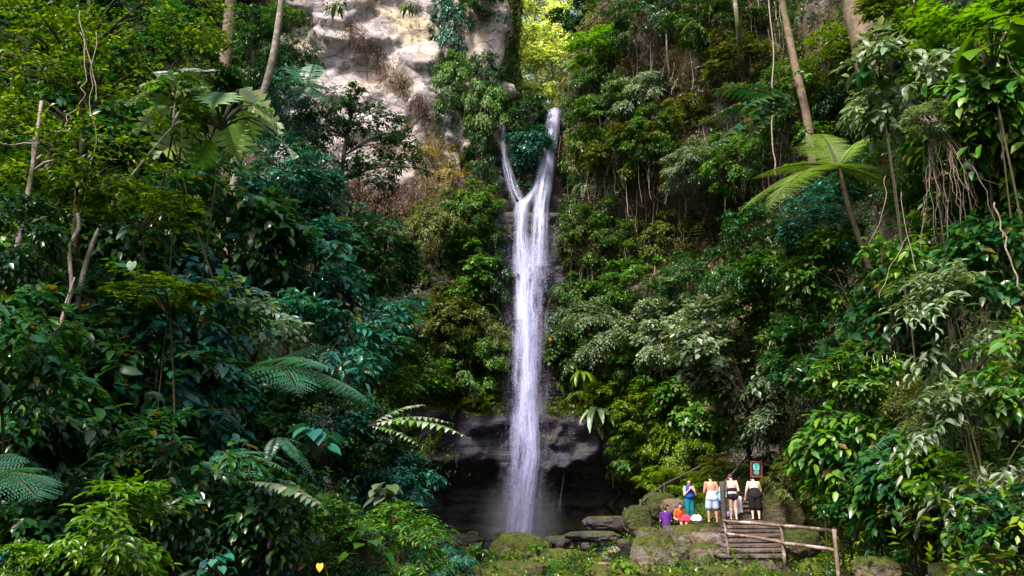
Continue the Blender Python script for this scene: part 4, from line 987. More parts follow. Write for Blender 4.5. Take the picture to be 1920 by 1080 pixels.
# big-leaf herbs and aroids: (prototype, x, y, r px, d, leaves, label, cat)
HB = [
 ('lobed', 415, 225, 130, 13.5, 'pale', 'giant glossy lobed leaves of a plant perched in front of the brown trunk', 'plant'),
 ('lobed', 330, 185, 80, 13.6, 'pale', 'smaller glossy lobed leaves at the upper left of the giant ones', 'plant'),
 ('aroid', 345, 205, 85, 13.8, 'mid', 'broad green leaves at the left of the giant glossy lobed leaves', 'plant'),
 ('aroid', 720, 945, 46, 15, 'grey', 'big pale umbrella leaf plant beside the dark cave', 'plant'),
 ('aroid', 590, 850, 62, 12, 'teal', 'heart leaved teal plant in the lower left thicket', 'plant'),
 ('aroid', 300, 640, 60, 11.5, 'teal', 'heart leaved plant in the shade above the middle dark shrubs', 'plant'),
 ('aroid', 40, 560, 70, 9.5, 'dark', 'dark broad leaves at the left edge, beside the leaning pale sapling trunk', 'plant'),
 ('aroid_small', 400, 1075, 52, 8, 'teal', 'round leaved bluish plant at the bottom edge near the cactus-like stem', 'plant'),
 ('aroid_small', 560, 960, 62, 11, 'mid', 'green heart leaved creeper under the jagged compound frond', 'plant'),
 ('aroid_small', 690, 1050, 70, 12, 'mid', 'leafy green herb clump at the bottom edge right of the yellow leaf', 'plant'),
 ('aroid_small', 900, 1050, 36, 17.5, 'mid', 'small broad leaved herb growing on the mossy boulder', 'plant'),
 ('aroid_small', 1010, 1040, 26, 20, 'mid', 'small green herb in the hollow between mossy boulders', 'plant'),
 ('aroid_small', 1170, 1070, 30, 19, 'lime', 'small bright herb at the foot of the tall mossy boulder', 'plant'),
 ('aroid', 1560, 870, 48, 19.5, 'dark', 'dark drooping heart leaves beside the thin reddish post', 'plant'),
 ('aroid', 1860, 120, 95, 16.5, 'lime', 'broad heart leaved climber below the top right corner', 'climber'),
 ('aroid', 1650, 150, 60, 18.6, 'dark', 'dark heart leaved climber left of the glossy pale climber', 'climber'),
 ('strap', 630, 10, 26, 39, 'grey', 'hanging grey green strap plant at the top of the pale rock', 'plant'),
 ('strap', 768, 10, 26, 39.5, 'grey', 'hanging strap plant at the top edge, right part of the pale rock', 'plant'),
 ('strap', 1090, 700, 34, 39.5, 'moss', 'green strap leaved plant above the silvery hanging one', 'plant'),
 ('fern_hang', 690, 1000, 50, 13, 'bluefern', 'bluish fern clump by the pink flower', 'fern'),
 ('fern_long', 930, 1075, 36, 17, 'moss', 'low green fern at the bottom edge before the mossy boulder', 'fern'),
 ('fern_hang', 1320, 1045, 34, 23, 'mid', 'green fern hanging under the flat grey boulder', 'fern'),
 ('fern_hang', 1420, 1062, 46, 20, 'moss', 'moss green fern clump in front of the lowest step', 'fern'),
 ('fern_hang', 1520, 1060, 46, 19, 'moss', 'moss green fern clump between the two near railing posts', 'fern'),
]
for (k, x, y, r, d, pal, lab, cat) in HB:
    p = P(x, y, d); shrub(k, p, r * unit(p), pal, lab, cat, rooted=d < 30, name={'climber': 'climbing_plant', 'fern': 'fern'}.get(cat, 'leafy_plant'))

# ------------------------------------------------------------------ ferns with fronds placed one by one
def fern_thing(label, base, fronds, pal, sub=9, name='fern', npair=26, plen=.27, lw=.2, trunk=None, cat='fern', tpl=LEAF_LO):
    """fronds: list of tip points; every frond is a part"""
    e = empty(name, (0, 0, 0), label, cat); rng = np.random.default_rng(int(abs(base[0]) * 100) + 3); base = Vector(base)
    for t in fronds:
        t = Vector(t); v = t - base; L = v.length * 1.06; lb = LB(tpl); mb = MB(); arch = .30
        v2 = v + Vector((0, 0, arch * L)); az = math.atan2(v2.y, v2.x); el = math.asin(max(-1, min(1, v2.z / v2.length)))
        frond(lb, rng, base, az, el, v2.length, arch * L / v2.length, npair, plen, sub, lw, mb)
        f = link('frond', lb.mesh('frond'), LM[pal], e); mb.build('rachis', STEM, f)
    if trunk: m = MB(); m.tube(trunk, [.13, .10, .085, .075, .07][:len(trunk)], 9, 6, .3, 3); m.build('trunk', BARK, e, True)
    return e
TB = P(1572, 312, 22.5)
fern_thing('tall tree fern with bright yellow green fronds on a slender leaning trunk', TB,
  [P(1385, 400, 21), P(1440, 395, 19.5), P(1410, 335, 22.5), P(1530, 252, 25), P(1645, 252, 23.5), P(1725, 392, 22.4), P(1700, 345, 20), P(1490, 278, 25)], 'fern', 12, 'tree_fern', 34, .19,
  trunk=[drop(P(1720, 760, 24.5)), P(1690, 660, 24), P(1640, 530, 23.4), P(1595, 400, 22.8), TB], cat='tree fern')
fern_thing('fine feathery tree fern spreading low on the left slope', P(500, 690, 15), [P(600, 690, 13.5), P(690, 755, 14), P(620, 650, 16), P(560, 740, 13), P(700, 770, 15.5), P(420, 680, 14.5)], 'bluefern', 8, 'tree_fern', 26, .3, cat='tree fern')
fern_thing('fine feathery tree fern against the rock high between the leaning trunk and the dark tree', P(575, 165, 29), [P(515, 150, 28), P(620, 170, 28), P(590, 120, 30), P(555, 190, 27), P(610, 200, 27.5), P(540, 120, 30)], 'bluefern', 0, 'tree_fern', 20, .26, lw=.2, cat='tree fern')
fern_thing('broad green fern at the left edge', P(-30, 900, 5.6), [P(98, 912, 5.3), P(85, 880, 5.6), P(72, 938, 5.1), P(20, 850, 6)], 'bluefern', 8, npair=20, plen=.36)
fern_thing('blue green fern with long fronds drooping beside the jagged compound frond', P(430, 850, 10.5), [P(500, 960, 9.5), P(470, 985, 9.8), P(415, 905, 9.4), P(520, 920, 10), P(560, 900, 10.4), P(545, 870, 11)], 'bluefern', 0, npair=26, plen=.2, lw=.2)
fern_thing('blue green fern hanging under the fine feathery tree fern', P(520, 820, 12), [P(560, 870, 11.5), P(590, 900, 11.6), P(500, 870, 11.4), P(610, 860, 12)], 'bluefern', 0, npair=24, plen=.2, lw=.22)
fern_thing('jagged compound frond with large leaflets over the lower left thicket', P(470, 905, 9), [P(620, 965, 8.6), P(560, 935, 9.6)], 'grey', 0, npair=15, plen=.17, lw=.42, tpl=LEAF_HI)
fern_thing('bright pinnate bough with large leaflets reaching toward the cave', P(690, 800, 16), [P(880, 822, 15), P(850, 795, 15.6), P(800, 760, 16.6), P(790, 840, 15.4)], 'pale', 0, npair=14, plen=.16, lw=.36, tpl=LEAF_HI, name='leafy_bough', cat='bough')
fern_thing('dark pinnate boughs reaching left above the tree fern', P(1480, 190, 24), [P(1330, 170, 23), P(1310, 235, 23), P(1330, 290, 22.6), P(1390, 210, 22), P(1400, 270, 22.5)], 'dark', 0, npair=12, plen=.22, lw=.36, tpl=LEAF_HI, name='leafy_bough', cat='bough')
fern_thing('shaded green fern behind the tree fern trunk', P(1740, 500, 20), [P(1660, 520, 19.4), P(1690, 480, 20), P(1740, 550, 19), P(1800, 480, 19.4), P(1660, 560, 19)], 'fern', 7, npair=22, plen=.28)
fern_thing('pale fern frond pair over the right slope below the flower spikes', P(1700, 800, 18), [P(1640, 850, 17.5), P(1665, 870, 17.4), P(1720, 870, 17.6)], 'bluefern', 0, npair=20, plen=.2)
fern_thing('fine fern with pale fronds in the middle of the left slope', P(330, 440, 15), [P(400, 490, 14), P(380, 470, 14.6), P(290, 480, 14.5), P(410, 450, 15)], 'bluefern', 0, npair=20, plen=.2)

# ------------------------------------------------------------------ trees
tree('tree', 'tall brown trunk rising out of the frame at upper left', 'tree', trunk_d((385, 350, 22), (412, 175, 22), (428, 60, 22), (446, -160, 22)), [.26, .23, .2, .18, .16], BARK, [((P(470, -150, 22)), 2.2)], 'mid', .2, 7, 260, seed=1)
tree('tree', 'thin pale mottled trunk leaning right at upper left', 'tree', trunk_d((440, 340, 25), (490, 185, 25), (515, 90, 25), (545, -120, 25)), [.16, .14, .13, .12, .1], BARKP, [((P(560, -120, 25)), 2.)], 'mid', .2, 7, 240, seed=2)
tree('tree', 'fine leaved tree with layered yellow green boughs filling the top left corner', 'tree', trunk_d((120, 720, 12), (138, 480, 12), (150, 300, 12), (165, 60, 12.5), (175, -120, 12.5)), [.08, .065, .05, .04, .035, .03], STEM,
  [(P(60, 60, 11.5), 1.), (P(190, 30, 12), 1.05), (P(320, 30, 12.5), .9), (P(110, 190, 11.5), .9), (P(235, 150, 12), .8), (P(20, 250, 11), .8), (P(170, 300, 11), .7), (P(60, 370, 10.5), .7), (P(230, 300, 11), .55), (P(-40, 120, 12), .9)], 'yg', .10, 9, 950, LEAF_LO, .45, .2, 1.2, 3, cl=16, tw=.42)
tree('tree', 'leaning pale sapling trunk at the left edge', 'tree', trunk_d((-20, 700, 10), (20, 520, 10), (55, 350, 10.3), (78, 190, 10.5)), [.05, .042, .034, .022, .006], BARKP, [(P(60, 300, 10.4), .6)], 'yg', .13, 7, 60, LEAF_HI, .42, .3, 1., 4)
tree('tree', 'slanting yellowish bare stem leaning right on the left slope', 'tree', trunk_d((150, 540, 11.5), (200, 400, 12), (270, 300, 12.4), (330, 230, 12.8)), [.045, .038, .03, .02, .006], BARKP, [(P(330, 220, 12.8), .4)], 'yg', .13, 7, 40, LEAF_HI, seed=5)
tree('tree', 'spreading dark leaved tree standing before the pale rock', 'tree', trunk_d((640, 420, 31), (640, 340, 31), (648, 270, 31), (660, 210, 31)), [.16, .13, .11, .09, .06], WOODD,
  [(P(600, 240, 31), 1.2), (P(690, 230, 31), 1.25), (P(650, 190, 31), 1.1), (P(740, 270, 30.5), .9), (P(700, 310, 30), 1.1), (P(770, 310, 30), .7), (P(600, 310, 30), 1.)], 'dark', .16, 7, 1200, LEAF_LO, .5, .3, 1., 6)
tree('tree', 'broad trunk cut by the top of the picture at upper right', 'tree', [P(1640, 150, 26), P(1618, 60, 26), P(1600, -20, 26), P(1585, -140, 26)], [.55, .5, .5, .5], BARK, [(P(1500, -170, 26), 2.), (P(1700, -170, 26), 2.)], 'mid', .22, 7, 300, seed=7)
tree('tree', 'mottled slim trunk going up at upper right beside the dark pinnate boughs', 'tree', [P(1525, 330, 27), P(1515, 230, 27), P(1490, 120, 27), P(1462, -20, 27), P(1440, -120, 27)], [.16, .15, .14, .12, .1], BARK, [(P(1420, -140, 27), 1.8), (P(1516, 240, 26.8), .5), (P(1497, 150, 26.8), .35)], 'mid', .2, 7, 240, seed=8)
tree('tree', 'thin pale trunk on the top of the right cliff left of the mottled one', 'tree', [on(1392, 130, .5), P(1385, 60, 32), P(1370, -60, 32)], [.13, .11, .1], BARKP, [(P(1350, -120, 32), 1.6)], 'dark', .2, 7, 160, seed=9)
tree('tree', 'sapling leaning over the right slope with a few heart shaped yellow leaves', 'tree', trunk_d((1690, 690, 21), (1665, 560, 21), (1655, 470, 20.8), (1690, 430, 20.6)), [.06, .05, .04, .03, .02], STEM, [(P(1680, 525, 20.6), .45)], 'lime', .17, 4, 26, HEART, .85, .8, seed=10)
# trees up the valley, seen through the gap; their sunlight is painted into the leaf colours
for i, (x, y, r, d, pal, lab) in enumerate([(1000, 40, 2.4, 60, 'gold', 'sunlit golden tree seen in the middle of the gap above the fall'), (1035, 120, 1.8, 56, 'gold', 'low sunlit golden green tree just behind the lip of the wide stream'), (972, 120, 1.7, 57, 'gold', 'sunlit yellow tree behind the thin stream at the back of the gap'), (1048, 75, 1.5, 58, 'gold', 'pale sunlit golden tree at the right of the gap, low behind the green bush'), (1010, 110, 3.0, 74, 'gold', 'farthest pale sunlit golden tree at the back of the gap'), (1060, 20, 2.2, 63, 'yg', 'yellow green tree at the right side of the bright gap'), (965, 60, 1.5, 55, 'gold', 'pale sunlit golden tree filling the left part of the bright gap')]):
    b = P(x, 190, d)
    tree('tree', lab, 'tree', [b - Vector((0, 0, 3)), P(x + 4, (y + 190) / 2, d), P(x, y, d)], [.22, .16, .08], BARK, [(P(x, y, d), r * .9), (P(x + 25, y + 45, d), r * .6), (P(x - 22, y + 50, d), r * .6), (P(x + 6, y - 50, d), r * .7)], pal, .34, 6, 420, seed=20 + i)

# ------------------------------------------------------------------ lianas and hanging roots
rr = random.Random(11)
RL = ['longest pinkish aerial root of the bunch at upper right']
rroot = empty('hanging_roots', (0, 0, 0), 'bunch of pinkish aerial roots hanging from one point at upper right', 'aerial roots')
for i in range(26):
    t = rr.random(); x1 = 1690 + 190 * t + rr.uniform(-20, 20); y1 = rr.uniform(330, 480) if i % 3 else rr.uniform(420, 500); d1 = rr.uniform(16.6, 18)
    pts = [P(1742 + rr.uniform(-40, 45), 205 + rr.uniform(-10, 14), 17.8), P(1720 + 90 * t + rr.uniform(-14, 14), 270, 17.5 - .3 * rr.random()), P(1705 + 150 * t, 350 + rr.uniform(-20, 20), d1), P(x1, y1, d1)]
    m = MB(); c, _ = catmull(pts, 5)
    c = [c[0]] + [q + Vector((rr.gauss(0, .03), rr.gauss(0, .02), 0)) for q in c[1:]]
    m.tube(c, [.0065 - .004 * k / len(c) for k in range(len(c))], 5, 1); m.build('root', ROOTM, rroot, True)
LI = [
 ('pale liana dangling down the brown earth patch on the upper right cliff', [(1248, 20, None), (1250, 90, None), (1255, 140, None)], .05),
 ('looping pale liana hanging beside the dark overhang', [(1130, 250, None), (1155, 290, None), (1152, 330, None), (1185, 400, None), (1190, 440, None)], .035),
 ('straight thin liana falling below the dark overhang', [(1205, 340, None), (1212, 400, None), (1210, 470, None)], .03),
 ('thin liana hanging left of the dark overhang', [(1122, 240, None), (1120, 300, None), (1112, 340, None)], .03),
 ('long thin liana reaching down beside the green fern and the overhang', [(1226, 350, None), (1225, 430, None), (1228, 520, None)], .028),
 ('greenish mossy stem standing beside the lower waterfall', [(1068, 560, None), (1070, 620, None), (1072, 690, None)], .09),
 ('thin curved root hanging right beside the wide stream', [(1047, 225, None), (1050, 260, None), (1046, 300, None)], .03),
 ('fine liana hanging from the top near the two right trunks', [(1440, -20, 26), (1450, 120, 26), (1448, 260, 26), (1455, 330, 26)], .025),
 ('long pale liana arching over the right slope beside the yellow leaves', [(1700, 445, 18), (1670, 500, 18), (1650, 560, 18)], .008),
 ('pale liana splitting down from the tree fern toward the slope', [(1660, 330, 17.8), (1655, 400, 17.8), (1630, 465, 18)], .008),
 ('pale liana bent like an elbow below the hanging roots', [(1690, 360, 17.8), (1702, 445, 17.8), (1730, 540, 17.6)], .008),
 ('thick knotted orange brown vine at the right edge', [(1865, 380, 15), (1880, 430, 15), (1895, 490, 15), (1915, 545, 15)], .016),
 ('thin vine curve in the upper right climber', [(1880, 70, 16), (1900, 130, 16), (1925, 160, 16)], .014),
 ('bare brown vine tangle stem down the right edge', [(1895, 40, 17), (1870, 130, 17), (1890, 210, 17), (1880, 300, 17)], .03),
 ('twisted pair of vines hanging dark gold at the left edge', [(145, 400, 10.5), (130, 540, 10.5), (110, 650, 10.4), (90, 780, 10.3)], .028),
 ('thin vine winding along the twisted vine at the left edge', [(140, 520, 10.4), (105, 640, 10.3), (108, 700, 10.3), (92, 790, 10.2)], .014),
 ('pale thin branch zigzagging up through the top left boughs', [(85, 300, 10.6), (120, 240, 10.6), (145, 200, 10.7), (160, 150, 10.8), (150, 60, 11)], .006),
 ('bare twig arching across the left edge below the yellow green boughs', [(-20, 268, 10), (70, 268, 10), (130, 240, 10.2)], .010),
 ('thin hanging vine between the yellow green boughs', [(180, 60, 11), (172, 160, 11), (175, 260, 11), (140, 470, 11)], .007),
 ('thin vine hanging straight in the upper left corner', [(150, 20, 10.6), (168, 120, 10.6), (180, 190, 10.6)], .007),
 ('pale bare stem behind the jagged frond and heart leaves', [(320, 690, 12), (325, 640, 12.2), (335, 600, 12.4)], .014),
]
for i, (lab, q, r) in enumerate(LI):
    pts = [on(x, y, .55, 45, CLIFFS) if d is None else P(x, y, d) for x, y, d in q]
    liana(lab, pts, r, VINE if i not in (14, 15) else BARKP, seed=i, wob=.03, leafpal='mid' if i in (12, 13) else None)

# small notes of colour
def single_leaf(lab, p, L, col, name, d=(0, -.3, -1), cat='leaf'):
    lb = LB(HEART); lb.add([p], [d], [(0, -1, .3)], [L], [L * .9]); v, f = lb.geo()
    mb = MB(); mb.add(v, f); mb.tube([Vector(p), Vector(p) + Vector((.02, .12, -.02)), Vector(p) + Vector((.05, .3, -.25))], .004, 5, 3)
    t = NT(name); n = t.noise(18, 3, .6, t.obj()); c = t.mix(n, tuple(.7 * q for q in col), col); return tag(mb.build(name, t.done(t.pbsdf(c, .5).outputs[0])), lab, cat)
single_leaf('single yellow leaf in the lower left thicket', P(600, 1058, 8.5), .075, (.45, .36, .02), 'yellow_leaf')
single_leaf('green drooping leaf with a pale sheen at left of centre', P(248, 492, 10), .13, (.045, .12, .045), 'broad_leaf')
def flower(lab, p, r, col):
    mb = MB(); rr = random.Random(int(abs(p[0]) * 1e4) & 0xffff)
    for i in range(6):
        a = i * 1.05; d = Vector((math.cos(a), -.5, math.sin(a))); q = p + d * r; mb.tube([p, p + d * r * .55, q], [r * .12, r * .32, r * .06], 6, 3)
    mb.tube([p + Vector((0, .02, 0)), p + Vector((0, .12, -.3))], .01, 5, 3)
    return tag(mb.build('flower', flat_mat('petal', col, .5), None, True), lab, 'flower')
flower('small magenta flower beside the big umbrella leaf', P(741, 972, 14.5), .07, (.55, .03, .22))
flower('small red orange flower on the cliff beside the lower waterfall', P(1031, 636, 40.4), .09, (.55, .07, .03))

# fine hanging roots and twigs all over the right cliff: too many to count
rr = random.Random(77); mb = MB()
for i in range(260):
    x = rr.uniform(1060, 1480); y = rr.uniform(-10, 560); h, n = hit(x, y, CLIFFS)
    if not h or h.y > 45: continue
    h = h + Vector((0, -1, 0)) * rr.uniform(.6, 1.1); L = rr.uniform(.8, 3.2); pts = [h]
    for k in range(5): pts.append(pts[-1] + Vector((rr.gauss(0, .07), rr.gauss(-.02, .04), -L / 5)))
    mb.tube(pts, [rr.uniform(.008, .02)] * 6, 4, 2)
tag(mb.build('hanging_twigs', VINE, None, True), 'fine pale hanging roots and twigs trailing over the right cliff', 'roots', kind='stuff')

strip('brown red dry growth covering the lower part of the pale rock', [(600, 300), (700, 330), (800, 330), (860, 370), (850, 430), (720, 430), (620, 400)], 460, .17, 'brown', 66)
# ------------------------------------------------------------------ boulders
def boulder(label, px, py, wpx, hpx, d, mat, depth=.9, seed=0, name='boulder', flat=0., sink=.35, sq=.8):
    c = P(px, py, d); u = unit(c); a, b = wpx * u / 2, hpx * u / 2
    bm = bmesh.new(); bmesh.ops.create_icosphere(bm, subdivisions=5, radius=1)
    for v in bm.verts:
        q = v.co.copy(); l = max(abs(q.x), abs(q.y), abs(q.z)); q = q.lerp(q / l * .86, sq * .5)
        s = Vector((seed * 3.7, seed, 0))
        n = .20 * noise.noise(q * 1.1 + s) + .09 * noise.noise(q * 2.7 + s) + .035 * noise.noise(q * 7 + s) + .06 * block(q * 2 + s, 1., seed)
        q *= 1 + n
        if q.z > 1 - flat: q.z = 1 - flat + (q.z - 1 + flat) * .25
        v.co = Vector((q.x * a, q.y * a * depth, q.z * b * (1 + sink) - b * sink))
    me = bpy.data.meshes.new(name); bm.to_mesh(me); bm.free(); me.polygons.foreach_set('use_smooth', np.ones(len(me.polygons), bool))
    o = link(name, me, mat); o.location = c; return tag(o, label, 'boulder' if wpx > 45 else 'rock')
BL = [
 ('mossy dome shaped boulder before the foot of the waterfall', 975, 1022, 112, 46, 31, BOULD, 1., 1),
 ('low mossy boulder right of the dome, at the bottom edge', 1045, 1052, 108, 50, 26, BOULD, 1., 2),
 ('dark mossy rock left of the dome shaped boulder', 850, 1040, 80, 40, 27, BOULD, 1., 3),
 ('flat mossy slab at the bottom edge in front of the dome', 960, 1070, 130, 40, 22, BOULD, 1., 4),
 ('tall mossy boulder with a pale bare top', 1226, 1045, 98, 92, 25, BOULD, .8, 5),
 ('mossy boulder leaning behind the tall one', 1287, 1008, 62, 52, 27.5, BOULD, 1., 6),
 ('flat topped grey boulder beside the railing', 1326, 1010, 62, 38, 26.6, BOULDB, .8, 7),
 ('mossy rock under the flat topped grey boulder', 1322, 1036, 62, 40, 25.4, BOULD, .9, 8),
 ('broad low mossy rock at the bottom edge beside the fern', 1330, 1080, 120, 40, 21.5, BOULD, 1., 9),
 ('long mossy slab before the tall boulder at the bottom', 1150, 1074, 110, 36, 22, BOULD, 1., 10),
 ('dark brown rock with a tan top by the pool', 1143, 1042, 40, 30, 28, BOULDB, 1., 11),
 ('small tan rock lying on top of the dark brown one', 1151, 1030, 24, 12, 27.6, ORANGEB, 1., 12),
 ('flat tan stone at the bottom edge by the pool', 1128, 1060, 34, 12, 25, ORANGEB, 1., 13),
 ('long slab of reddish wet rock across the pool', 1110, 1002, 110, 16, 36, WETB, .6, 14),
 ('wet dark rock at the right of the fall foot', 1050, 1012, 62, 16, 36, WETB, .8, 15),
 ('flat wet rock in the left pool shallows', 860, 1012, 100, 22, 36, WETB, .8, 17),
 ('wide slanting slab in the shade of the cave at right', 1140, 978, 90, 26, 38, WETB, .7, 18),
 ('mossy boulder below the descending handrail', 1195, 968, 60, 44, 34, BOULDM, .9, 19),
 ('large mossy bank rock left of the woman in blue', 1236, 942, 64, 40, 34.6, BOULDM, .9, 20),
 ('slanting pinkish bare rock left of the woman in blue', 1262, 945, 48, 24, 33.2, BOULDB, .6, 21),
 ('mossy rock in front of the seated bather in purple', 1215, 1000, 50, 26, 31, BOULD, .9, 22),
 ('big mossy boulder right of the man in black shorts', 1468, 940, 78, 84, 29, BOULDM, .8, 23),
 ('mossy rock behind the near railing', 1500, 1010, 76, 44, 24, BOULDM, .9, 24),
 ('rounded mossy boulder in the lower right bank', 1735, 985, 74, 66, 18.5, BOULDM, .9, 25),
 ('mossy boulder at the bottom edge toward the right corner', 1800, 1075, 110, 44, 15.5, BOULD, .9, 26),
 ('dark mossy trunk-like boulder at the right edge', 1885, 1010, 84, 120, 15, BOULDM, .8, 27),
 ('low mossy rock at the bottom edge right of the railing', 1640, 1062, 90, 40, 18, BOULD, .9, 28),
 ('grey mossy ledge rock above the descending handrail', 1290, 884, 70, 20, 38, BOULDM, .7, 29),
]
for (lab, x, y, ww, hh, d, m, dp, s) in BL:
    boulder(lab, x, y, ww, hh, d, m, dp, s, flat=.25 if s in (7, 14, 18, 4, 10) else .08, sq=.7 if s in (5, 7, 20, 21) else .3)
# a scatter of wet stones round the pool, each its own
rr = random.Random(8); 
for i in range(26):
    x = rr.uniform(800, 1190); d = rr.uniform(31, 40); y = 880 + 1507 * 3.28 / d + rr.uniform(-4, 3); s = rr.uniform(10, 30)
    o = boulder('x', x, y, s, s * .5, d, WETB, 1., 40 + i); o.name = 'stone'; o['label'] = 'wet stone among others strewn round the dark pool'; o['category'] = 'stone'; o['group'] = 'wet stones strewn round the pool'

# ------------------------------------------------------------------ stairs
STONE = rock_mat('stair_stone', (.08, .06, .055), (.20, .155, .145), (.13, .085, .06), 0, 0, 2.5, .3)
def flight(label, p0, p1, n, width, az, seed):
    """n rough stone steps from p0 (bottom) to p1 (top)"""
    e = empty('stone_stairs', (0, 0, 0), label, 'stairs'); p0, p1 = Vector(p0), Vector(p1); rr = random.Random(seed)
    for i in range(n):
        a = p0.lerp(p1, i / n); b = p0.lerp(p1, (i + 1) / n); dep = (Vector((b.x, b.y, 0)) - Vector((a.x, a.y, 0))).length
        m = MB(); m.box(((a.x + b.x) / 2, (a.y + b.y) / 2 + .08, b.z - .36), (width * rr.uniform(.95, 1.05), dep + .22, .70), az + rr.uniform(-.03, .03), .03)
        m.box(((a.x + b.x) / 2, (a.y + b.y) / 2 + .02, b.z + .025), (width * rr.uniform(.98, 1.08), dep + .24, .075), az + rr.uniform(-.03, .03), .02)
        o = m.build('step', STONE, e)
        for v in o.data.vertices: v.co += Vector((noise.noise(v.co * 3.1), noise.noise(v.co * 2.7 + Vector((5, 0, 0))), .6 * noise.noise(v.co * 3.3 + Vector((0, 7, 0))))) * .045
    return e
flight('lower flight of worn stone steps behind the near railing', P(1412, 1052, 24.3), P(1412, 980, 29.2), 8, 1.95, .06, 1)
flight('upper flight of stone steps climbing past the sign between mossy boulders', P(1415, 968, 29.6), P(1418, 905, 33.5), 8, 1.3, -.05, 2)
m = MB(); m.box((0, 0, 0), (3.1, 1.5, .4), .1, .12); terr = m.build('stone_terrace', BOULD); terr.location = P(1325, 985, 29.6) - Vector((0, 0, .24))
for v in terr.data.vertices: v.co += Vector((noise.noise(v.co * 2), noise.noise(v.co * 2 + Vector((5, 0, 0))), .5 * noise.noise(v.co * 2.3))) * .09
tag(terr, 'low stone terrace the bathers stand on beside the stairs', 'terrace')

# ------------------------------------------------------------------ railings
def railing(label, posts, rails, mat, r, name='railing', rr_=None):
    e = empty(name, (0, 0, 0), label, 'railing')
    for i, q in enumerate(posts): m = MB(); m.tube(q, [r * 1.12, r], 8, 5, .25, i); m.build('post', mat, e, True)
    for i, q in enumerate(rails): m = MB(); m.tube(q, [rr_ or r * .95] * len(q), 8, 5, .25, 9 + i); m.build('rail', mat, e, True)
    return e
railing('weathered pale wooden railing with three posts in front of the stairs',
  [[P(1367, 1046, 24.4), P(1358, 974, 24.4)], [P(1472, 1062, 21.6), P(1465, 984, 21.6)], [P(1573, 1092, 18.9), P(1564, 992, 18.9)]],
  [ppath((1358, 977, 24.4), (1410, 981, 23), (1465, 986, 21.6)), ppath((1465, 986, 21.6), (1515, 990, 20.2), (1567, 996, 18.9)), ppath((1362, 1001, 24.4), (1410, 1007, 23), (1468, 1017, 21.6)), ppath((1468, 1019, 21.6), (1515, 1024, 20.2), (1568, 1032, 18.9))], WOOD, .046)
railing('dark wooden handrail with a thick post going up past the sign',
  [[P(1359, 985, 28.6), P(1354, 903, 28.6)], [P(1408, 880, 32.6), P(1407, 855, 32.6)]], [ppath((1355, 908, 28.6), (1380, 880, 30.5), (1404, 853, 32.5)), ppath((1384, 898, 31), (1398, 886, 32), (1412, 872, 33))], WOODD, .085, rr_=.036)
railing('thin dark handrail descending to the pool at the cave mouth',
  [[P(1174, 995, 34.5), P(1172, 952, 34.5)], [P(1203, 985, 34.2), P(1201, 936, 34.2)], [P(1246, 935, 35), P(1245, 905, 35)], [P(1319, 902, 35.5), P(1317, 868, 35.5)]],
  [ppath((1172, 972, 34.5), (1188, 958, 34.3), (1201, 945, 34.2)), ppath((1201, 944, 34.2), (1224, 924, 34.6), (1245, 908, 35)), ppath((1245, 908, 35), (1282, 890, 35.3), (1317, 872, 35.5)), ppath((1173, 985, 34.5), (1188, 972, 34.3), (1202, 958, 34.2))], WOODD, .05, rr_=.035)
m = MB(); m.tube([P(1606, 1015, 20.5), P(1600, 960, 20.5), P(1594, 890, 20.5)], [.055, .05, .045], 8, 5, .2, 3)
tag(m.build('wooden_post', POSTR, None, True), 'thin reddish lone post standing in the dark shrubs right of the stairs', 'post')

# ------------------------------------------------------------------ sign
SG = P(1418, 880, 30.6); us = unit(SG)
SIGNW = bark_mat('sign_wood', (.20, .075, .05), (.34, .14, .10)); BOARD = flat_mat('sign_board', (.05, .035, .04), .6)
CYAN = flat_mat('sign_cyan', (.16, .75, .72), .5, var=.1); WHITE = flat_mat('sign_white', (.75, .85, .82), .5, var=.05); TEALM = flat_mat('sign_teal', (.02, .22, .24), .5, var=.1)
sg = empty('sign', SG, 'small brown framed sign with a cyan emblem and lines of writing above the stairs', 'sign'); sg.rotation_euler = (0, R(3), R(-6))
W_, H_ = 22 * us, 29 * us
MB().box((0, 0, 0), (W_ - .06, .03, H_ - .06)).build('board', BOARD, sg)
MB().box((0, -.012, H_ / 2 - .02), (W_, .05, .045), bev=.006).build('frame', SIGNW, sg)
fr = MB(); fr.box((-W_ / 2 + .022, -.012, -.025), (.045, .05, H_ - .05), bev=.006); fr.box((W_ / 2 - .022, -.012, -.025), (.05, .05, H_ - .05), bev=.006); fr.box((0, -.012, -H_ / 2 + .02), (W_ - .1, .05, .04), bev=.006); fr.build('frame', SIGNW, sg)
def disc(cx, cz, rx, rz, y, n=24, e=4., top=0.):
    V = []; 
    for k in range(n):
        a = 2 * math.pi * k / n; c, s = math.cos(a), math.sin(a); V.append((cx + rx * math.copysign(abs(c) ** (2 / e), c), y, cz + rz * math.copysign(abs(s) ** (2 / e), s)))
    return V, [tuple(range(n))]
m = MB(); m.add(*disc(0, .085, .115, .125, -.019)); m.build('emblem', CYAN, sg)
m = MB(); m.add(*disc(.0, .075, .028, .06, -.023, 20, 2)); m.add(*disc(0, .165, .075, .016, -.023)); m.build('emblem_figure', TEALM, sg)
rr = random.Random(3)
for zz_, ww_ in ((-.075, .17), (-.115, .19), (-.165, .17)):
    m = MB(); x = -ww_ / 2
    while x < ww_ / 2:      # rows of small worn letters, too small in the photograph to read
        l = rr.uniform(.008, .014); m.box((x + l / 2, -.018, zz_), (l, .004, .022)); x += l + .004
    m.build('lettering', WHITE, sg)
m = MB(); m.tube([P(1424, 872, 30.8), P(1424, 935, 30.8)], .035, 7, 3); m.tube([P(1428, 862, 30.75), P(1426, 905, 30.75)], .03, 7, 3)
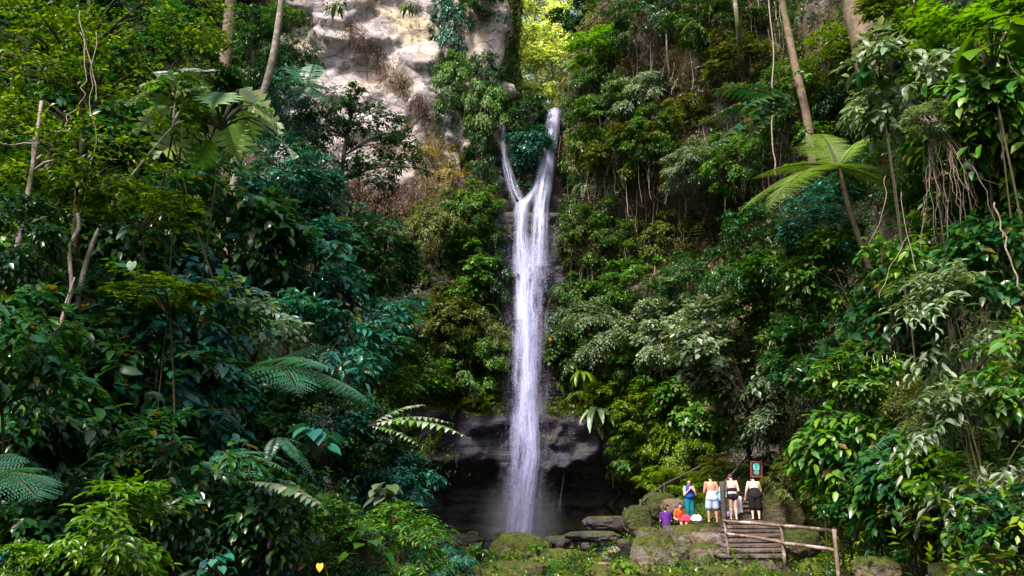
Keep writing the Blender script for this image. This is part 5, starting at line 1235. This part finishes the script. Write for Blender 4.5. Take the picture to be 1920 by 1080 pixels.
po = m.build('post', SIGNW, sg, True); po.matrix_parent_inverse = Matrix.LocRotScale(sg.location, sg.rotation_euler, None).inverted()
# ------------------------------------------------------------------ people
def skin_mat(name, col):
    t = NT(name); n = t.noise(7, 4, .6, t.obj()); c = t.mix(n, tuple(q * .85 for q in col), tuple(min(1, q * 1.1) for q in col))
    p = t.pbsdf(c, .5, None, .4); p.inputs['Subsurface Weight'].default_value = .12; p.inputs['Subsurface Scale'].default_value = .02
    return t.done(p.outputs[0])
SK_TAN = skin_mat('skin_tan', (.42, .22, .14)); SK_PALE = skin_mat('skin_pale', (.66, .43, .36)); SK_MID = skin_mat('skin_mid', (.52, .30, .22))
HAIR = flat_mat('hair', (.018, .012, .012), .5, .01, .3); HAIRR = flat_mat('hair_reddish', (.09, .03, .03), .5, .01, .3)
def cloth(name, col): return flat_mat('cloth_' + name, col, .85, .01, .15, .2, 30)
def rcone(V, F, a, b, ra, rb, ex=(1, 1), n=14):
    """a capsule that tapers from ra to rb; ex flattens its section"""
    a, b = Vector(a), Vector(b); d = b - a; L = d.length
    z = d.normalized() if L > 1e-6 else Vector((0, 0, 1)); x = Vector((1, 0, 0)); x = (x - z * x.dot(z)); x = x.normalized() if x.length > .2 else (Vector((0, 1, 0)) - z * z.y).normalized(); y = z.cross(x)
    rings = []
    for k in range(1, 5): t = k / 5 * math.pi / 2; rings.append((-ra * math.cos(t), ra * math.sin(t)))
    for k in range(7): t = k / 6; rings.append((L * t, ra + (rb - ra) * t))
    for k in range(4, 0, -1): t = k / 5 * math.pi / 2; rings.append((L + rb * math.cos(t), rb * math.sin(t)))
    b0 = len(V); V.append(a - z * ra)
    for (h, r) in rings:
        for k in range(n):
            an = 2 * math.pi * k / n; V.append(a + z * h + x * (r * math.cos(an) * ex[0]) + y * (r * math.sin(an) * ex[1]))
    V.append(b + z * rb); m = len(rings)
    for k in range(n): F.append((b0, b0 + 1 + (k + 1) % n, b0 + 1 + k))
    for i in range(m - 1):
        for k in range(n): q = b0 + 1 + i * n; F.append((q + k, q + (k + 1) % n, q + n + (k + 1) % n, q + n + k))
    e = len(V) - 1
    for k in range(n): q = b0 + 1 + (m - 1) * n; F.append((q + k, q + (k + 1) % n, e))
def ball(V, F, c, r):
    c = Vector(c); bm = bmesh.new(); bmesh.ops.create_icosphere(bm, subdivisions=3, radius=1); bm.verts.index_update(); b0 = len(V)
    for v in bm.verts: V.append(c + Vector((v.co.x * r[0], v.co.y * r[1], v.co.z * r[2])))
    for f in bm.faces: F.append(tuple(v.index + b0 for v in f.verts))
    bm.free()
def fuse(name, V, F, mat, parent, vox=.011, sm=6):
    """weld the overlapping pieces into one continuous skin"""
    me = bpy.data.meshes.new(name + '_raw'); me.from_pydata([tuple(v) for v in V], [], F); me.update()
    o = bpy.data.objects.new('tmp', me); C.objects.link(o)
    md = o.modifiers.new('r', 'REMESH'); md.mode = 'VOXEL'; md.voxel_size = vox; md.use_smooth_shade = True
    s = o.modifiers.new('s', 'SMOOTH'); s.iterations = sm; s.factor = .5
    dg = bpy.context.evaluated_depsgraph_get(); m2 = bpy.data.meshes.new_from_object(o.evaluated_get(dg)); m2.name = name
    bpy.data.objects.remove(o); bpy.data.meshes.remove(me)
    m2.polygons.foreach_set('use_smooth', np.ones(len(m2.polygons), bool))
    return link(name, m2, mat, parent)
def V3(*a): return Vector(a)
def person(label, pos, rz, J, fem=False, skin=SK_MID, hair=HAIR, clothes=(), long_hair=False, h=1.7, wide=1., group=None):
    """J: joints in body space, front = -Y, feet at 0, for a body 1.7 tall"""
    e = empty('person', pos, label, 'person', group); e.rotation_euler = (0, 0, rz); s = h / 1.7; e.scale = (s, s, s)
    V, F = [], []; w_ = wide
    hip, waist, chest, neck, head = [V3(*J[k]) for k in ('hip', 'waist', 'chest', 'neck', 'head')]
    fl = (1.0, .70)
    rcone(V, F, hip, waist, (.155 if fem else .142) * w_, (.125 if fem else .128) * w_, fl); rcone(V, F, waist, chest, .125 * w_, .150 * w_, fl)
    rcone(V, F, chest, chest.lerp(neck, .75), .150 * w_, .075, fl); rcone(V, F, neck, head, .056, .054)
    up = (head - neck).normalized(); fwd = V3(*J.get('look', (0, -1, 0))).normalized()
    ball(V, F, head + up * .055, (.076, .095, .112)); ball(V, F, head + fwd * .028 - up * .03, (.055, .062, .06))
    ball(V, F, head + fwd * .100 + up * .02, (.014, .016, .022)); ball(V, F, head + fwd * .085 - up * .03, (.024, .012, .008))
    sx = fwd.cross(up).normalized()
    for q in (-1, 1): ball(V, F, head + sx * q * .076 + up * .03, (.012, .02, .03)); ball(V, F, head + fwd * .088 + sx * q * .03 + up * .055, (.012, .008, .007))
    for S in ('L', 'R'):
        sg_ = -1 if S == 'L' else 1
        sh, el, wr = V3(*J['sh' + S]), V3(*J['el' + S]), V3(*J['wr' + S])
        rcone(V, F, chest.lerp(neck, .55), sh, .075, .062); rcone(V, F, sh, el, .056 * w_, .041); rcone(V, F, el, wr, .042, .028)
        d = V3(*J['hd' + S]).normalized() if 'hd' + S in J else (wr - el).normalized(); pr = V3(*J.get('pn' + S, (0, -1, 0))).normalized()   # hand direction, palm side
        sd = d.cross(pr).normalized(); pr = sd.cross(d); pal = wr + d * .085
        rcone(V, F, wr, pal, .028, .034, (1, .6)) if abs(sd.x) > .5 else rcone(V, F, wr, pal, .026, .032)
        for k, (o, ln) in enumerate(((-.030, .070), (-.010, .080), (.010, .075), (.029, .058))):
            b = pal + sd * o; m = b + d * ln * .55 + pr * .008; t = m + d * ln * .42 + pr * .028
            rcone(V, F, b, m, .0105, .0098, n=8); rcone(V, F, m, t, .0098, .0085, n=8)
        tb = wr + d * .03 - sd * .026; tm = tb - sd * .026 + d * .03 + pr * .014; rcone(V, F, tb, tm, .013, .012, n=8); rcone(V, F, tm, tm + d * .032 + pr * .01, .012, .0095, n=8)
        hp, kn, an = V3(*J['hp' + S]), V3(*J['kn' + S]), V3(*J['an' + S]); ft = V3(*J['ft' + S])
        rcone(V, F, hp, kn, (.098 if fem else .088) * w_, .056 * (w_ + 1) / 2); rcone(V, F, kn, kn.lerp(an, .3), .056, .058 * (w_ + 1) / 2); rcone(V, F, kn.lerp(an, .3), an, .057 * (w_ + 1) / 2, .036)
        hd = an + (an - ft) * .22; hd.z = an.z - .045; rcone(V, F, an + V3(0, 0, -.04), ft, .036, .026); ball(V, F, hd, (.034, .036, .034))
        fd = (ft - an); fd.z = 0; fd = fd.normalized() if fd.length > .01 else V3(0, -1, 0); fs = fd.cross(V3(0, 0, 1))
        for k in range(5): rcone(V, F, ft + fs * (.024 - .012 * k) * sg_, ft + fs * (.026 - .013 * k) * sg_ + fd * (.036 - .003 * k), .0115, .010, n=8)
    for q in (-1, 1): ball(V, F, hip + V3(q * .07 * w_, .055, -.05), (.085 * w_, .08, .09))            # buttocks
    if fem:
        for q in (-1, 1): ball(V, F, chest + V3(q * .07, -.075, -.02), (.07, .06, .07))
    fuse('body', V, F, skin, e)
    # hair
    V, F = [], []; ball(V, F, head + up * .075 - fwd * .018, (.086, .100, .105))
    if long_hair: rcone(V, F, head - fwd * .075 + up * .02, neck - fwd * .085 - up * .10, .062, .045)
    else: ball(V, F, head - fwd * .055 + up * .02, (.07, .06, .08))
    o = fuse('hair', V, F, hair, e, .012, 3)
    for v in o.data.vertices: 
        r = v.co - head; f_ = r.dot(fwd); u_ = r.dot(up)
        if f_ > .02 and u_ < .115: v.co -= fwd * (f_ - .02) * .9
    for (nm, mat, kind, gr) in clothes:
        V, F = [], []; g = gr
        if kind in ('shorts', 'trousers', 'brief', 'long_shorts'):
            top = .55 if kind != 'brief' else .02
            rcone(V, F, hip, hip.lerp(waist, top), .158 * w_ + g, .140 * w_ + g, (1, .74))
            for q in (-1, 1): ball(V, F, hip + V3(q * .07 * w_, .055, -.05), (.09 * w_ + g, .085 + g, .095 + g))
            for S in ('L', 'R'):
                hp, kn, an = V3(*J['hp' + S]), V3(*J['kn' + S]), V3(*J['an' + S])
                if kind == 'brief': rcone(V, F, hp, hp.lerp(kn, .08), .100 * w_ + g, .092 * w_ + g)
                elif kind == 'shorts': rcone(V, F, hp, hp.lerp(kn, .80), .098 * w_ + g, .092 * w_ + g)
                elif kind == 'long_shorts': rcone(V, F, hp, kn.lerp(an, .05), .102 * w_ + g, .090 * w_ + g)
                else: rcone(V, F, hp, kn, .102 * w_ + g, .074 * w_ + g); rcone(V, F, kn, an.lerp(kn, .12), .074 * w_ + g, .060 + g)
        elif kind == 'top':
            rcone(V, F, hip.lerp(waist, .35), waist, .150 * w_ + g, .145 * w_ + g, (1, .82)); rcone(V, F, waist, chest, .145 * w_ + g, .152 * w_ + g, (1, .78))
            rcone(V, F, chest, chest.lerp(neck, .45), .152 * w_ + g, .10 + g, (1, .74))
            ball(V, F, waist + V3(0, -.05, -.03), (.14 * w_ + g, .12 * w_ + g, .14))
            for q in (-1, 1): ball(V, F, chest + V3(q * .07, -.08, -.02), (.075 + g, .065 + g, .075 + g)); 
            for S in ('L', 'R'): rcone(V, F, chest.lerp(neck, .55), chest.lerp(neck, .55).lerp(V3(*J['sh' + S]), .55), .08 + g, .068 + g)
        elif kind == 'band':
            rcone(V, F, waist.lerp(chest, .22), waist.lerp(chest, .32), .131 * w_ + g, .135 * w_ + g, (1, .74))
        elif kind == 'sleeved':
            rcone(V, F, hip, waist, .152 * w_ + g, .145 * w_ + g, (1, .8)); rcone(V, F, waist, chest, .145 * w_ + g, .158 * w_ + g, (1, .76)); rcone(V, F, chest, chest.lerp(neck, .5), .158 * w_ + g, .10 + g, (1, .76))
            for S in ('L', 'R'): sh, el = V3(*J['sh' + S]), V3(*J['el' + S]); rcone(V, F, chest.lerp(neck, .55), sh, .08 + g, .074 + g); rcone(V, F, sh, sh.lerp(el, .6), .068 + g, .06 + g)
        fuse(nm, V, F, mat, e, .012, 4)
    return e
def stand(lean=0., twist=0., legs=.0, head_down=0., armL=None, armR=None, spread=.10):
    """a standing pose; lean bends the trunk forward from the hips"""
    hip = V3(0, 0, .93); up = V3(0, -math.sin(lean), math.cos(lean)); waist = hip + up * .17; up2 = V3(0, -math.sin(lean * 1.35), math.cos(lean * 1.35)); chest = waist + up2 * .22; neck = chest + up2 * .20
    a = lean * 1.35 + head_down; up3 = V3(0, -math.sin(a), math.cos(a)); head = neck + up3 * .115; look = V3(0, -math.cos(a), -math.sin(a))
    J = dict(hip=hip, waist=waist, chest=chest, neck=neck, head=head, look=look)
    for S, q in (('L', -1), ('R', 1)):
        sh = chest + up2 * .125 + V3(q * .185, 0, 0); J['sh' + S] = sh
        arm = armL if S == 'L' else armR
        el, wr = arm if arm else (sh + V3(q * .06, .02, -.28), sh + V3(q * .07, -.04, -.52))
        J['el' + S] = el; J['wr' + S] = wr; J['pn' + S] = (-q, 0, 0) if not arm else (0, -1, 0)
        J['hp' + S] = V3(q * .085, 0, .90); J['kn' + S] = V3(q * spread, -.02 + q * legs * .5, .49); J['an' + S] = V3(q * (spread + .01), .02 + q * legs, .085); J['ft' + S] = V3(q * (spread + .03), -.12 + q * legs, .028)
    return J
TERR = P(1325, 985, 29.6).z + .02
def foot(px, py, d): return P(px, py, d)
# woman in blue, hands raised to her face
J = stand(.02, head_down=.25, armL=(V3(-.25, -.10, 1.12), V3(-.06, -.24, 1.36)), armR=(V3(.27, -.12, 1.12), V3(.10, -.26, 1.33)))
J['hdL'] = (.35, .15, .9); J['hdR'] = (-.35, .1, .9); J['pnL'] = (.5, .8, .1); J['pnR'] = (-.5, .8, .1)
person('woman in blue sleeveless top and teal trousers with both hands at her face', foot(1294, 978, 30.), R(10), J, True, SK_MID, HAIR, [('top', cloth('blue', (.012, .045, .28)), 'top', .016), ('trousers', cloth('teal', (.005, .14, .17)), 'trousers', .008)], h=1.4, wide=1.36)
# shirtless man, pale blue shorts, seen from behind looking down
J = stand(.12, head_down=.7, armL=(V3(-.27, -.04, 1.12), V3(-.17, -.26, 1.02)), armR=(V3(.27, -.04, 1.12), V3(.17, -.26, 1.02)), spread=.14)
person('shirtless man in pale blue shorts seen from behind with head bowed', foot(1337, 980, 29.2), R(175), J, False, SK_TAN, HAIR, [('shorts', cloth('pale_blue', (.34, .40, .56)), 'shorts', .028)], h=1.58, wide=1.2)
# child half hidden behind the thick post
J = stand(.12, head_down=.3, armR=(V3(.26, -.05, 1.10), V3(.40, -.20, .84)), armL=(V3(-.25, 0, 1.1), V3(-.20, -.16, .9)), legs=.06)
person('small bather in light blue half hidden behind the thick dark post', foot(1354, 976, 29.9), R(165), J, False, SK_MID, HAIR, [('shirt', cloth('light_blue', (.18, .52, .78)), 'sleeved', .012), ('shorts', cloth('navy', (.05, .06, .22)), 'shorts', .02)], h=1.28, wide=1.05)
# woman in black swim briefs from behind
J = stand(.10, head_down=.6, armL=(V3(-.26, .0, 1.12), V3(-.18, -.22, 1.04)), armR=(V3(.29, .02, 1.10), V3(.31, -.02, .86)), spread=.10)
person('woman in black swim briefs seen from behind on the stairs', foot(1376, 975, 29.), R(182), J, True, SK_PALE, HAIRR, [('briefs', cloth('black', (.012, .008, .02)), 'brief', .010), ('band', cloth('black2', (.014, .01, .018)), 'band', .006)], False, h=1.5, wide=1.28)
# man in long black shorts leaning forward
J = stand(.5, head_down=.5, armL=(V3(-.27, -.36, 1.06), V3(-.22, -.48, .84)), armR=(V3(.29, -.26, 1.04), V3(.33, -.36, .78)), spread=.11)
person('shirtless man in long black shorts leaning forward on the stairs', foot(1418, 974, 29.3), R(168), J, False, SK_PALE, HAIR, [('shorts', cloth('black3', (.010, .008, .010)), 'long_shorts', .030)], h=1.56, wide=1.3)
def sitting():
    J = stand(.18, head_down=.2, armL=(V3(-.26, -.10, 1.12), V3(-.16, -.32, 1.0)), armR=(V3(.26, -.10, 1.12), V3(.16, -.32, 1.0)))
    for S, q in (('L', -1), ('R', 1)): J['hp' + S] = V3(q * .09, -.02, .90); J['kn' + S] = V3(q * .13, -.42, 1.0); J['an' + S] = V3(q * .12, -.52, .62); J['ft' + S] = V3(q * .13, -.66, .57)
    return J
for lab, x, y, d, rz, sk, cl in [
  ('seated bather in a purple shirt behind the mossy rocks, seen from the back', 1250, 984, 31.6, R(190), SK_TAN, [('shirt', cloth('purple', (.07, .015, .17)), 'sleeved', .02), ('shorts', cloth('dark', (.02, .02, .04)), 'shorts', .01)]),
  ('seated bather in orange beside the heap of red clothes', 1272, 978, 30.8, R(20), SK_MID, [('shirt', cloth('orange', (.62, .10, .02)), 'sleeved', .014), ('shorts', cloth('dark2', (.03, .02, .03)), 'shorts', .01)])]:
    p = P(x, y, d); p.z -= .62 * .9 - .05 + .28
    person(lab, p, rz, sitting(), False, sk, HAIR, cl, h=1.4, wide=1.15)
# towel, bag, clothes
def heap(lab, p, size, mat, name, cat, seed):
    bm = bmesh.new(); bmesh.ops.create_icosphere(bm, subdivisions=4, radius=1)
    for v in bm.verts:
        q = v.co; n = .25 * noise.noise(q * 1.6 + Vector((seed, 0, 0))) + .12 * noise.noise(q * 4 + Vector((0, seed, 0))) + .10 * abs(noise.noise(Vector((q.x * 3, q.y * 3, q.z + seed))))
        q = q * (1 + n); q.z = max(q.z, -.5); v.co = Vector((q.x * size[0], q.y * size[1], q.z * size[2]))
    me = bpy.data.meshes.new(name); bm.to_mesh(me); bm.free(); me.polygons.foreach_set('use_smooth', np.ones(len(me.polygons), bool)); o = link(name, me, mat); o.location = p
    return tag(o, lab, cat)
heap('heap of red and pink clothes on the terrace at the woman\'s feet', P(1286, 974, 29.9), (.20, .16, .17), cloth('red', (.72, .035, .07)), 'clothes_heap', 'clothes', 2)
heap('white bag lying on the terrace right of the red clothes', P(1306, 973, 29.7), (.19, .15, .14), cloth('white', (.72, .72, .80)), 'bag', 'bag', 5)
heap('blue grey bag on the step beside the thick post', P(1367, 965, 29.8), (.16, .14, .10), cloth('bluegrey', (.18, .18, .34)), 'bag', 'bag', 7)
# white towel hanging behind the woman in briefs
Vt, Ft = [], []
t0 = P(1382, 938, 29.5); nu, nv = 14, 16
for side in (0, 1):
    for j in range(nv + 1):
        for i in range(nu + 1):
            u = i / nu - .5; v = j / nv; Vt.append((t0.x + u * .30 * (1 + .25 * v), t0.y + .03 * math.sin(u * 22 + v * 2) + .02 * side, t0.z + .12 - v * .56 - .03 * math.cos(u * 9)))
n_ = (nu + 1) * (nv + 1)
for side in (0, 1):
    for j in range(nv):
        for i in range(nu): a = side * n_ + j * (nu + 1) + i; Ft.append((a, a + 1, a + nu + 2, a + nu + 1) if side else (a, a + nu + 1, a + nu + 2, a + 1))
m = MB(); m.add(Vt, Ft); tag(m.build('towel', cloth('towel', (.72, .68, .74)), None, True), 'white towel hanging behind the legs of the woman in black briefs', 'towel')
